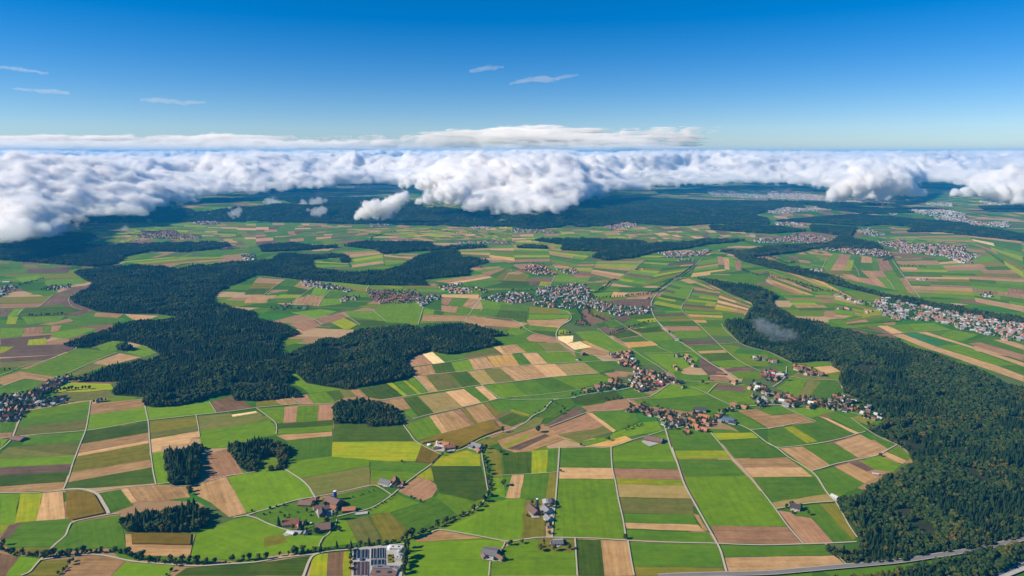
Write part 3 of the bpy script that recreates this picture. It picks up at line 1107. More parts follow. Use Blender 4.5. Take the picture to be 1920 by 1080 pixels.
for ln in STRIPS.strip().splitlines():
    t_, d_, cols, rest = ln.split(' ', 3)
    TL, TR, BR, BL = pts(rest)
    if t_ == 'l':                       # the right hand plain is mostly green
        cols = [random.choice('gGo') if (cc in 'tw' and random.random() < 0.6) else cc for cc in cols]
    if t_ in 'kji':
        cols = [random.choice('gGyo') if (cc in 'tw' and random.random() < 0.5) or (cc in 'br' and random.random() < 0.25) else cc for cc in cols]
    k = len(cols)
    cuts = [0.0]
    for i in range(k):
        cuts.append(cuts[-1] + random.uniform(0.6, 1.4) * (0.75 + 0.5 * i / k if d_ == 'r' else 1.0))
    cuts = [v / cuts[-1] for v in cuts]

    def lerp(a, b, f):
        return (a[0] + (b[0] - a[0]) * f, a[1] + (b[1] - a[1]) * f)
    for i, cc in enumerate(cols):
        f0, f1 = cuts[i], cuts[i + 1]
        if d_ == 'r':
            q = [lerp(TL, BL, f0), lerp(TR, BR, f0), lerp(TR, BR, f1), lerp(TL, BL, f1)]
        else:
            q = [lerp(TL, TR, f0), lerp(TL, TR, f1), lerp(BL, BR, f1), lerp(BL, BR, f0)]
        if t_ in 'lk' and random.random() < (0.75 if t_ == 'l' else 0.4):
            f = random.uniform(0.3, 0.7)
            other = random.choice('gGgGoybr')
            if d_ == 'r':
                m0, m1 = lerp(q[0], q[1], f), lerp(q[3], q[2], f)
                add_field(t_, cc, [q[0], m0, m1, q[3]])
                add_field(t_, other, [m0, q[1], q[2], m1])
            else:
                m0, m1 = lerp(q[0], q[3], f), lerp(q[1], q[2], f)
                add_field(t_, cc, [q[0], q[1], m1, m0])
                add_field(t_, other, [m0, m1, q[2], q[3]])
        else:
            add_field(t_, cc, q)


def field_labels():
    seen = {}
    for o, code, G in FIELD_OBS:
        wh, X, Y = side_word(G)
        A = abs(sum(G[i - 1][0] * G[i][1] - G[i][0] * G[i - 1][1] for i in range(len(G)))) / 2
        L = max(math.hypot(G[i][0] - G[i - 1][0], G[i][1] - G[i - 1][1]) for i in range(len(G)))
        size = 'narrow ' if A / L / L < 0.28 else ('broad ' if A > 30000 else ('small ' if A < 6000 else ''))
        lab = f'{size}{FIELD_WORD[code]} {wh}'
        seen.setdefault(lab, []).append((o, X, Y))
    for lab, lst in seen.items():
        for o, X, Y in lst:
            o['label'] = lab
            if len(lst) > 1:
                o['group'] = lab


field_labels()


def mosaic(tile, nx, ny, pal, quad):
    TL, TR, BR, BL = [at(tile, *q) for q in quad]
    V, F, mi = [], [], []
    codes = sorted(set(pal))
    us = np.linspace(0, 1, ny + 1)

    def bil(fx, fy):
        a = [TL[i] + (TR[i] - TL[i]) * fx for i in (0, 1)]
        b = [BL[i] + (BR[i] - BL[i]) * fx for i in (0, 1)]
        return [a[i] + (b[i] - a[i]) * fy for i in (0, 1)]
    xs_prev = None
    for j in range(ny):
        k = max(2, int(nx * random.uniform(0.7, 1.35)))
        cs = sorted([0, 1] + [(i + random.uniform(-0.3, 0.3)) / k for i in range(1, k)])
        for i in range(len(cs) - 1):
            y0, y1 = us[j], us[j + 1]
            rows = random.choice([1, 1, 2, 3])
            for r_ in range(rows):
                a0, a1 = y0 + (y1 - y0) * r_ / rows, y0 + (y1 - y0) * (r_ + 1) / rows
                b = len(V)
                for fx, fy in ((cs[i], a0), (cs[i + 1], a0), (cs[i + 1], a1), (cs[i], a1)):
                    x, y = bil(fx, fy)
                    V.append((x, y, 0.22))
                F.append((b + 3, b + 2, b + 1, b))
                mi.append(codes.index(random.choice([c for c in pal if random.random() < 0.5 or c in 'gGyok'] or [pal[0]])))
    z = 0.10 + 0.015 * mosaic.n
    mosaic.n += 1
    V = [(x, y, z) for x, y, _ in V]
    me = bpy.data.meshes.new('farmland')
    me.from_pydata(V, [], F)
    for c in codes:
        me.materials.append(MF[c])
    me.polygons.foreach_set('material_index', mi)
    a = me.attributes.new('rnd', 'FLOAT', 'FACE')
    for d in a.data:
        d.value = random.random()
    uv = me.uv_layers.new(name='UVMap')
    for lp in me.loops:
        v = me.vertices[lp.vertex_index].co
        uv.data[lp.index].uv = (v.y, v.x)
    me.update()
    o = link('farmland', me)
    tag(o, 'mosaic of small green, tan and brown fields far across the plain', None, 'far field mosaics', 'structure')


mosaic.n = 0
for ln in MOSAIC.strip().splitlines():
    t_, nx_, ny_, pal_, rest = ln.split(' ', 4)
    mosaic(t_, int(nx_), int(ny_), pal_, pts(rest))

# ------------------------------------------------------------------ roads and tracks
ROADS = """
track e 4.5 680,610 660,740 640,835 590,960 545,1080 517,1175 470,1280
track e 4.5 1085,640 1100,710 1112,770 1120,880 1130,1000 1140,1080 1150,1150 1168,1230
track e 5 0,890 80,882 210,868 400,852 640,832 780,812 900,790 1110,755 1290,735 1470,715 1620,700 1780,680 1920,660 2080,645 2250,632 2500,628
track e 5 175,690 130,790 95,880 60,925 0,975
track e 3.5 1470,715 1485,790 1497,875
track e 3 1570,615 1622,698
track a 5 0,460 180,460 325,455 470,440 530,432
track a 11 480,438 530,432 610,432 660,440 700,455 740,480 770,530 800,580 815,615
track a 4 710,450 900,422 1170,395 1275,385 1290,405 1400,408 1510,385 1700,335 1830,315 1920,300
track a 5.5 895,615 820,622 640,655 545,680 515,720 490,780 420,840 370,890 335,930 300,965 260,1010 220,1055 160,1080
track a 5.5 310,962 420,945 560,930 680,922 780,930 900,955 1000,975 1150,988 1320,1000 1480,1010 1700,995 1920,980 2120,945 2340,922 2400,908
lane b 5.5 480,908 560,897 640,890 720,885 860,868 990,853 1110,845
lane b 8 500,905 430,930 400,970 380,1020 355,1090
track a 5 1750,645 1840,630 1920,605 2010,580 2135,540 2220,515 2360,490
track b 4.5 440,490 640,452 860,405 930,420 1015,475
track b 6 190,265 270,315 340,362 395,415 425,465 445,497
track b 5 -80,628 0,650 100,695 200,730 260,745
lane b 4.5 600,640 740,605 830,585 910,550 1000,490 1060,440 1130,380 1230,305 1320,240 1385,170
track f 5 1105,790 1150,850 1190,905 1240,940 1320,980 1380,1012
track b 4.5 1500,145 1560,125 1640,80 1700,50 1840,5 1960,-25
track b 3.5 605,660 595,700 540,770 500,800 470,865
track b 5 1205,800 1300,765 1380,738 1600,772 1750,800 1870,822 1920,824 1950,818 2110,797 2220,795
track c 5 300,795 470,798 640,803 870,818 1100,830 1350,836 1535,840 1700,848 1920,852 2180,845 2340,840 2585,828
track b 3.5 1870,828 1850,870 1825,908
track b 3.5 1755,975 1745,1085
track b 3.5 1690,120 1697,200 1715,300 1730,400 1738,460 1700,530 1640,580 1540,640
track c 3 -100,330 0,325 150,317 340,303
track c 5.5 355,118 345,280 325,520 310,650 300,795
track c 5 742,115 750,265 775,380 800,520 830,650 855,800
lane g 6.5 1150,820 1190,960 1240,1080
lane c 6.5 1200,120 1240,240 1265,320 1290,390 1330,470 1400,595 1470,720 1535,835 1565,900 1590,990 1612,1068
track g 4 400,950 570,955 740,955 910,900 1050,860 1150,828
track c 4.5 472,800 480,930 490,1080
track c 4.5 870,820 890,950 915,1080
track g 5 1490,850 1560,930 1640,1030 1690,1080
track c 5 1650,200 1750,300 1850,420 1960,560 2060,700 2180,840
track g 5.5 1690,785 1790,830 1920,930 2000,960
track d 6 0,85 75,130 150,190 250,250 325,300 370,345 410,410 450,470 500,525
track d 4.5 60,580 120,570 220,550 350,535 490,525
track d 4.5 505,525 560,620 610,710 668,795
track d 4.5 75,122 250,105 400,85 560,50 640,25 730,0
track d 4.5 322,297 420,270 520,240 680,208 830,175 900,135 968,98
track h 4 620,735 750,830 850,890 970,940 1030,980 1085,1030
track g 4.5 1790,828 1920,815 2040,800
track d 3.5 425,840 500,915 590,1000
track f 4.5 1165,350 1410,321 1590,292 1730,275 1920,252 2150,244 2360,238
track f 5 1240,415 1500,393 1780,359 1920,347 2200,330 2470,315 2720,306
track f 6 930,605 1140,573 1300,548 1490,520 1690,490 1920,465 2220,430 2580,402
track f 4.5 1175,745 1300,712 1530,662 1740,612 1830,592 1920,600 2200,597 2330,590 2400,585
track f 4.5 1190,425 1250,490 1300,545
track f 4.5 1690,490 1830,592
track g 3.5 0,580 240,560 490,528 620,505
track g 5.5 0,820 60,795 110,765 160,720 240,680 270,640 310,605 350,597
track f 4 5,665 80,720 150,780 150,860
lane g 5.5 440,588 560,560 780,532 880,512 1030,470
lane g 5 860,597 960,590 1040,575 1110,530 1180,482
track g 4.5 1340,503 1440,545 1540,595 1640,640
track g 4.5 1290,462 1420,465 1560,472 1740,492
track g 4 1540,478 1500,515 1470,550
lane g 6.5 1080,0 1130,60 1200,125 1290,185 1350,225 1400,265 1500,335 1600,395 1650,440 1720,480
track g 4.5 1395,30 1460,95 1550,183 1620,245 1690,300 1800,360 1920,410 2000,440
track g 4 1320,192 1550,183 1700,172
track g 4 1570,30 1600,80 1700,168
track g 5 1700,172 1800,215 1920,240 2050,300 2100,325
lane g 5.5 0,0 60,25 100,65 170,100 330,135
lane g 7 440,0 370,45 335,90 335,140 370,180 430,220 480,245 600,268 750,290 860,320 930,345
track g 4 770,0 850,50 980,130 1100,205 1200,250
track g 4 640,65 760,150 900,225 990,285 1100,350 1200,430
track g 3.5 990,250 1180,248 1360,240
track g 4.5 275,805 420,750 560,698 660,685 820,680
lane g 5 870,600 920,640 990,680 1050,720 1150,760 1150,820 1290,805
lane g 6 1540,700 1600,680 1740,655 1920,640 2010,640
lane h 5 90,640 210,700 360,765
track h 4.5 170,428 330,450 510,455 545,490 558,520
lane h 5 35,505 100,460 130,420 140,350
lane h 4.5 480,625 560,680 700,720 800,755
track h 4 0,820 250,770
track e 4 0,420 90,385 180,350 330,310 450,265 575,213 480,180
track e 4 490,410 600,360 700,315 880,245
track e 3.5 0,285 250,275 440,262
lane e 6 200,640 300,580 400,525 500,470 550,462
track e 3.5 0,510 110,465 190,442 340,460
track f 4 255,572 335,630
lane E 7 1910,340 1860,385 1800,430 1765,465 1745,500 1745,545 1770,600 1820,650 1880,700
lane k 6 1420,225 1350,290 1270,350 1190,410 1110,465
track k 5 1395,370 1500,425 1600,478 1700,525 1805,568
track k 4 1365,432 1310,530 1270,602 1400,720
track k 4.5 985,235 900,310 820,365 770,385
lane k 5 320,350 300,395 275,440 265,490
track k 4 590,355 650,365 700,385 720,398
track k 4 290,285 340,255 420,232 480,215 560,185
track k 4 0,685 50,700 100,725
lane k 5 320,595 410,620 445,655 430,690 370,720
track j 5 0,385 50,358 160,365 310,382
track j 4 220,378 140,430 60,495
track j 4 440,430 350,490 265,555
track j 4 555,462 500,520 465,580
track j 5 875,390 840,435 830,465 870,492 900,505
track j 4.5 265,622 360,650 440,680 500,720
track j 4 250,715 440,672 620,625
track j 4 650,630 720,675 780,720
track j 4.5 1195,535 1260,590 1380,615 1560,640 1680,655 1920,678
track j 4 1255,590 1235,650 1215,715
track j 4 1675,530 1620,610 1565,685
track j 4 880,612 930,655 975,692
track j 3.5 1920,300 1890,345 1860,380
track j 3.5 1450,390 1600,355 1700,340
track i 3.5 130,650 180,598 285,585 395,492
track i 3.5 620,608 540,580 515,530 545,495
track i 3.5 0,595 180,595
track l 6 935,235 1000,330 1060,410 1140,515
track l 4 630,255 665,300 685,355
track l 4 440,215 405,300
track l 4 1540,280 1700,335 1920,390
track l 4 760,370 890,375 950,460
track h 4 600,55 930,108 1030,97 1370,75
"""
ROAD_LABEL = {'track': 'pale gravel farm track between fields', 'lane': 'pale paved lane running to the village houses'}


def ribbon(P, width, z, name, mat, smooth_n=4):
    """a flat strip along a polyline on the ground (Catmull-Rom smoothed)"""
    Q = []
    n = len(P)
    for i in range(n - 1):
        p0, p1, p2, p3 = P[max(i - 1, 0)], P[i], P[i + 1], P[min(i + 2, n - 1)]
        for k in range(smooth_n):
            t = k / smooth_n
            Q.append(tuple(0.5 * (2 * p1[j] + (p2[j] - p0[j]) * t + (2 * p0[j] - 5 * p1[j] + 4 * p2[j] - p3[j]) * t * t
                                  + (3 * p1[j] - p0[j] - 3 * p2[j] + p3[j]) * t ** 3) for j in (0, 1)))
    Q.append(P[-1])
    V, F = [], []
    for i, q in enumerate(Q):
        a, b = Q[max(i - 1, 0)], Q[min(i + 1, len(Q) - 1)]
        dx, dy = b[0] - a[0], b[1] - a[1]
        L = math.hypot(dx, dy) or 1
        nx, ny = -dy / L * width / 2, dx / L * width / 2
        V += [(q[0] + nx, q[1] + ny, z), (q[0] - nx, q[1] - ny, z)]
        if i:
            F.append((2 * i - 2, 2 * i - 1, 2 * i + 1, 2 * i))
    return mesh_obj(name, V, F, mat), Q


ri = 0
for ln in ROADS.strip().splitlines():
    k_, t_, wd_, rest = ln.split(' ', 3)
    P = [at(t_, x, y) for x, y in pts(rest)]
    o, _ = ribbon(P, float(wd_) * 0.58, 1.6 + 0.01 * ri, 'path' if k_ == 'track' else 'road', M_ROAD)
    ri += 1
    far_ = sum(p[1] for p in P) / len(P)
    wh = side_word(P)[0]
    tag(o, ROAD_LABEL[k_] + ' ' + wh, None, ('farm tracks' if k_ == 'track' else 'village lanes') + ' ' + wh, 'structure')

# railway-wide service road and the motorway in the near right corner
P = [at('c', 1100, 1092), at('c', 1290, 1082), at('c', 1600, 1074)] + [at('d', x, y) for x, y in pts('0,1066 250,1045 500,1022 750,1000 1000,975 1200,945 1400,915 1600,880 1780,840 1950,800')]
o, Q = ribbon(P, 10.5, 3.0, 'road', M_ASPH)
tag(o, 'wide grey road cutting along the near edge of the forest', kind='structure')
for off, wd in ((5.6, 0.8), (-5.6, 0.8)):
    P2 = []
    for i, q in enumerate(Q):
        a, b = Q[max(i - 1, 0)], Q[min(i + 1, len(Q) - 1)]
        dx, dy = b[0] - a[0], b[1] - a[1]
        L = math.hypot(dx, dy)
        P2.append((q[0] - dy / L * off, q[1] + dx / L * off))
    o, _ = ribbon(P2, wd * 1.6, 3.05, 'path', M_ROAD, 1)
    tag(o, 'pale gravel verge along the wide grey road', None, 'verges of the grey road', 'structure')
MW_P = [at('P', x, y) for x, y in pts('1740,1130 1800,1098 1850,1076 1900,1056 1960,1032 2040,1000 2120,966')]
o, Q = ribbon(MW_P, 46, 3.0, 'road', M_CONC)
tag(o, 'pale concrete shoulder strip of the motorway', kind='structure')
for off, lab in ((9.5, 'far'), (-9.5, 'near')):
    P2 = []
    for i, q in enumerate(Q):
        a, b = Q[max(i - 1, 0)], Q[min(i + 1, len(Q) - 1)]
        dx, dy = b[0] - a[0], b[1] - a[1]
        L = math.hypot(dx, dy)
        P2.append((q[0] - dy / L * off, q[1] + dx / L * off))
    o, _ = ribbon(P2, 13, 3.2, 'road', M_DARKASPH, 1)
    tag(o, f'dark asphalt motorway lanes, carriageway {"beside the woods" if lab == "far" else "beside the grass"}', kind='structure')
    for k in (-6.0, 0.0, 6.0):
        P3 = []
        for i, q in enumerate(P2):
            a, b = P2[max(i - 1, 0)], P2[min(i + 1, len(P2) - 1)]
            dx, dy = b[0] - a[0], b[1] - a[1]
            L = math.hypot(dx, dy)
            P3.append((q[0] - dy / L * k, q[1] + dx / L * k))
        o, _ = ribbon(P3, 0.5, 3.25, 'road_marking', M_PAINT, 1)
        tag(o, 'white lane line on the motorway', None, 'motorway lane lines', 'structure')
MOTOR_Q = Q


# ------------------------------------------------------------------ trees
def ico(sub=1):
    bm = bmesh.new()
    bmesh.ops.create_icosphere(bm, subdivisions=sub, radius=1)
    V = np.array([v.co[:] for v in bm.verts])
    F = np.array([[v.index for v in f.verts] for f in bm.faces])
    bm.free()
    return V, F


ICO1, ICO2 = ico(1), ico(2)


def lump(rng, c, r, base=ICO1, sq=0.85, rough=0.28):
    V, F = base
    n = rng.normal(0, rough, len(V)).clip(-0.5, 0.5)
    W = V * (1 + n)[:, None] * np.array([r, r, r * sq]) + np.array(c)
    return W, F


def join(parts):
    V, F, o = [], [], 0
    for v, f in parts:
        V.append(v)
        F.append(np.asarray(f) + o)
        o += len(v)
    return np.concatenate(V), np.concatenate(F)


def sprays(rng, centre, rad, n, s):
    """leaf sprays: small tilted triangles spread over a crown's surface so the outline breaks up"""
    d = rng.normal(size=(n, 3))
    d /= np.linalg.norm(d, axis=1)[:, None]
    d[:, 2] = np.abs(d[:, 2]) * 1.1 - 0.35
    c = centre + d * rad * rng.uniform(0.85, 1.12, (n, 1))
    a = rng.normal(size=(n, 3))
    a /= np.linalg.norm(a, axis=1)[:, None]
    b = np.cross(a, rng.normal(size=(n, 3)))
    b /= np.linalg.norm(b, axis=1)[:, None] + 1e-6
    V = np.stack([c + a * s, c - a * s * 0.6 + b * s, c - a * s * 0.6 - b * s], 1).reshape(-1, 3)
    return V, np.arange(3 * n).reshape(-1, 3)


def broad_crown(seed, h, w):
    """crown of a broad leaved tree of height h and crown width w"""
    rng = np.random.default_rng(seed)
    parts = []
    zc = h * 0.58
    for k in range(9):
        a = k * 2.4 + rng.uniform(-.4, .4)
        lev = rng.uniform(-0.9, 1.0)
        rr = w * 0.5 * math.sqrt(max(0.05, 1 - lev * lev * 0.75)) * rng.uniform(0.35, 0.72)
        parts.append(lump(rng, (math.cos(a) * rr, math.sin(a) * rr, zc + lev * h * 0.28), w * rng.uniform(0.19, 0.29)))
    parts.append(lump(rng, (0, 0, zc), w * 0.34, sq=1.1))
    parts.append(sprays(rng, np.array([0, 0, zc]), np.array([w * .5, w * .5, h * .40]), 90, w * 0.055))
    return join(parts)


def conifer_crown(seed, h, w):
    rng = np.random.default_rng(seed)
    parts = []
    n = 8
    tiers = 6
    for t in range(tiers):
        z0 = h * (0.12 + 0.80 * t / tiers)
        z1 = z0 + h * 0.27
        r = w * 0.5 * (1 - t / (tiers + 0.3)) ** 0.8
        ring = []
        for i in range(n * 2):
            a = math.pi * i / n + t * 0.5
            q = r * (rng.uniform(0.85, 1.2) if i % 2 else rng.uniform(0.45, 0.7))
            ring.append((math.cos(a) * q, math.sin(a) * q, z0 - (0.04 * h if i % 2 else -0.02 * h) + rng.uniform(-.02, .02) * h))
        V = np.array(ring + [(rng.uniform(-.1, .1), rng.uniform(-.1, .1), min(z1, h))])
        F = np.array([(i, (i + 1) % (2 * n), 2 * n) for i in range(2 * n)])
        parts.append((V, F))
    return join(parts)


def trunk_mesh(name, h, r):
    bm = bmesh.new()
    bmesh.ops.create_cone(bm, segments=7, radius1=r, radius2=r * 0.45, depth=h, cap_ends=True, matrix=Matrix.Translation((0, 0, h / 2)))
    for k in range(4):
        a = k * 1.7
        m = Matrix.Translation((0, 0, h * (0.6 + 0.08 * k))) @ Matrix.Rotation(a, 4, 'Z') @ Matrix.Rotation(R(48), 4, 'Y') @ Matrix.Translation((0, 0, h * 0.18))
        bmesh.ops.create_cone(bm, segments=5, radius1=r * 0.4, radius2=r * 0.12, depth=h * 0.36, cap_ends=True, matrix=m)
    me = bpy.data.meshes.new(name)
    bm.to_mesh(me)
    bm.free()
    me.materials.append(M_BARK)
    return me


CROWNS = {}
for i in range(4):
    V, F = broad_crown(20 + i, 19, 10.5 + i)
    CROWNS['leaf', i] = np_mesh('crown', V, F, M_LEAF)
    V, F = broad_crown(40 + i, 17, 10 + 0.8 * i)
    CROWNS['autumn', i] = np_mesh('crown', V, F, M_AUTUMN)
    V, F = conifer_crown(60 + i, 23, 9.0 + 0.7 * i)
    CROWNS['spruce', i] = np_mesh('crown', V, F, M_CONIF)
    V, F = broad_crown(80 + i, 9, 8.0)
    CROWNS['bush', i] = np_mesh('crown', V, F, M_LEAF)
    V, F = broad_crown(95 + i, 24, 7.0)
    CROWNS['poplar', i] = np_mesh('crown', V, F, M_LEAF)
TRUNKS = {'leaf': trunk_mesh('trunk', 11, 0.45), 'autumn': trunk_mesh('trunk', 10, 0.4), 'spruce': trunk_mesh('trunk', 20, 0.35),
          'bush': trunk_mesh('trunk', 5, 0.2), 'poplar': trunk_mesh('trunk', 15, 0.4)}


# -- prototypes that the woods repeat (kept outside the scene; only the woods' own points draw them)
def proto(colname, entries):
    c = bpy.data.collections.new(colname)
    for i, (nm, me) in enumerate(entries):
        o = bpy.data.objects.new(f'{nm}_{i:02d}', me)
        c.objects.link(o)
    return c


def clump(seed, kinds, n=9, spread=15):
    rng = np.random.default_rng(seed)
    V, F, mi, o = [], [], [], 0
    mats = [M_CONIF, M_LEAF, M_AUTUMN]
    for k in range(n):
        kd = kinds[rng.integers(len(kinds))]
        if kd == 's':
            v, f = conifer_crown(seed * 50 + k, rng.uniform(20, 29), rng.uniform(8, 11))
        else:
            v, f = broad_crown(seed * 50 + k, rng.uniform(16, 24), rng.uniform(10, 13))
            keep = len(v) - 270
            v, f = v[:keep], f[(f < keep).all(1)]
        a = k * 2.4
        rr = spread * math.sqrt((k + 0.3) / n)
        v = v + np.array([math.cos(a) * rr, math.sin(a) * rr, 0])
        V.append(v)
        F.append(f + o)
        o += len(v)
        mi += [{'s': 0, 'b': 1, 'a': 2}[kd]] * len(f)
    me = np_mesh('clump', np.concatenate(V), np.concatenate(F), mats)
    me.polygons.foreach_set('material_index', mi)
    return me


TREES = proto('tree_kinds', [('a_spruce', CROWNS['spruce', i]) for i in range(4)] + [('b_leaf', CROWNS['leaf', i]) for i in range(4)]
              + [('c_autumn', CROWNS['autumn', i]) for i in range(4)])
CLUMPS = proto('clump_kinds', [('a', clump(1, 'sssssb')), ('b', clump(2, 'ssbbs')), ('c', clump(3, 'bbbsa')), ('d', clump(4, 'sssss')), ('e', clump(5, 'bbsab'))])


def gable(w, l, hw, hr, ov=0.6):
    """walls and roof of a plain gabled house, ridge along y; returns (wallV, wallF, roofV, roofF)"""
    a, b = w / 2, l / 2
    wv = [(-a, -b, 0), (a, -b, 0), (a, b, 0), (-a, b, 0), (-a, -b, hw), (a, -b, hw), (a, b, hw), (-a, b, hw), (0, -b, hw + hr), (0, b, hw + hr)]
    wf = [(0, 1, 5, 4), (1, 2, 6, 5), (2, 3, 7, 6), (3, 0, 4, 7), (4, 5, 8), (6, 7, 9)]
    s = hr / a
    e = a + ov
    z = hw - ov * s + 0.05
    t = 0.35
    f = b + ov
    rv = []
    for y in (-f, f):
        rv += [(-e, y, z), (0, y, hw + hr + 0.05), (e, y, z), (-e, y, z + t), (0, y, hw + hr + 0.05 + t), (e, y, z + t)]
    rf = [(3, 4, 10, 9), (4, 5, 11, 10), (0, 6, 7, 1), (1, 7, 8, 2), (0, 3, 9, 6), (2, 8, 11, 5),
          (0, 1, 4, 3), (1, 2, 5, 4), (6, 9, 10, 7), (7, 10, 11, 8)]
    return wv, wf, rv, rf


def house_one_mesh(w, l, hw, hr, wall, roof):
    wv, wf, rv, rf = gable(w, l, hw, hr)
    n = len(wv)
    me = bpy.data.meshes.new('house')
    me.from_pydata(wv + rv, [], wf + [tuple(i + n for i in f) for f in rf])
    me.materials.append(wall)
    me.materials.append(roof)
    me.polygons.foreach_set('material_index', [0] * len(wf) + [1] * len(rf))
    return me


HOUSES = proto('house_kinds', [(f'h{i}', house_one_mesh(w_, l_, hw_, hr_, MW[wl], MR[rf])) for i, (w_, l_, hw_, hr_, wl, rf) in enumerate([
    (10, 14, 5.5, 4, 'white', 'orange'), (9, 12, 5, 3.5, 'white', 'terracotta'), (11, 15, 5.5, 4.5, 'cream', 'brown'), (10, 13, 5.5, 3.5, 'white', 'grey'),
    (9, 11, 5, 4, 'white', 'dark'), (14, 22, 6, 2, 'grey', 'pale'), (12, 18, 6, 5, 'cream', 'terracotta'), (18, 34, 7, 2.5, 'white', 'pale')])])


def instancer(name, P, idx, rot, sca, collection):
    me = bpy.data.meshes.new(name)
    me.vertices.add(len(P))
    me.vertices.foreach_set('co', np.asarray(P, np.float32).ravel())
    for nm, ty, dat in (('idx', 'INT', np.asarray(idx, np.int32)), ('turn', 'FLOAT', np.asarray(rot, np.float32)), ('size', 'FLOAT', np.asarray(sca, np.float32))):
        a = me.attributes.new(nm, ty, 'POINT')
        a.data.foreach_set('value', dat)
    o = link(name, me)
    ng = bpy.data.node_groups.new(name, 'GeometryNodeTree')
    ng.interface.new_socket('Geometry', in_out='INPUT', socket_type='NodeSocketGeometry')
    ng.interface.new_socket('Geometry', in_out='OUTPUT', socket_type='NodeSocketGeometry')
    N = ng.nodes
    gi, go = N.new('NodeGroupInput'), N.new('NodeGroupOutput')
    ci = N.new('GeometryNodeCollectionInfo')
    ci.inputs['Collection'].default_value = collection
    ci.inputs['Separate Children'].default_value = True
    ci.inputs['Reset Children'].default_value = True
    iop = N.new('GeometryNodeInstanceOnPoints')
    iop.inputs['Pick Instance'].default_value = True

    def named(nm, ty):
        n = N.new('GeometryNodeInputNamedAttribute')
        n.data_type = ty
        n.inputs['Name'].default_value = nm
        return n.outputs['Attribute']
    cx = N.new('ShaderNodeCombineXYZ')
    ng.links.new(named('turn', 'FLOAT'), cx.inputs[2])
    er = N.new('FunctionNodeEulerToRotation')
    ng.links.new(cx.outputs[0], er.inputs[0])
    ng.links.new(gi.outputs[0], iop.inputs['Points'])
    ng.links.new(ci.outputs[0], iop.inputs['Instance'])
    ng.links.new(named('idx', 'INT'), iop.inputs['Instance Index'])
    ng.links.new(er.outputs[0], iop.inputs['Rotation'])
    ng.links.new(named('size', 'FLOAT'), iop.inputs['Scale'])
    ng.links.new(iop.outputs[0], go.inputs[0])
    md = o.modifiers.new('scatter', 'NODES')
    md.node_group = ng
    return o


def inside(P, x, y):
    """vectorised point in polygon"""
    x = np.asarray(x)
    y = np.asarray(y)
    c = np.zeros(x.shape, bool)
    n = len(P)
    for i in range(n):
        x0, y0 = P[i - 1]
        x1, y1 = P[i]
        if y0 == y1:
            continue
        c ^= ((y0 > y) != (y1 > y)) & (x < (x1 - x0) * (y - y0) / (y1 - y0) + x0)
    return c


def scatter_in(P, sp, jitter=0.42, rng=RNG):
    xs = [p[0] for p in P]
    ys = [p[1] for p in P]
    gx = np.arange(min(xs), max(xs), sp)
    gy = np.arange(min(ys), max(ys), sp * 0.87)
    X, Y = np.meshgrid(gx, gy)
    X = X + (np.arange(len(gy)) % 2)[:, None] * sp / 2
    X = X + rng.uniform(-jitter, jitter, X.shape) * sp
    Y = Y + rng.uniform(-jitter, jitter, Y.shape) * sp
    m = inside(P, X, Y)
    return X[m], Y[m]


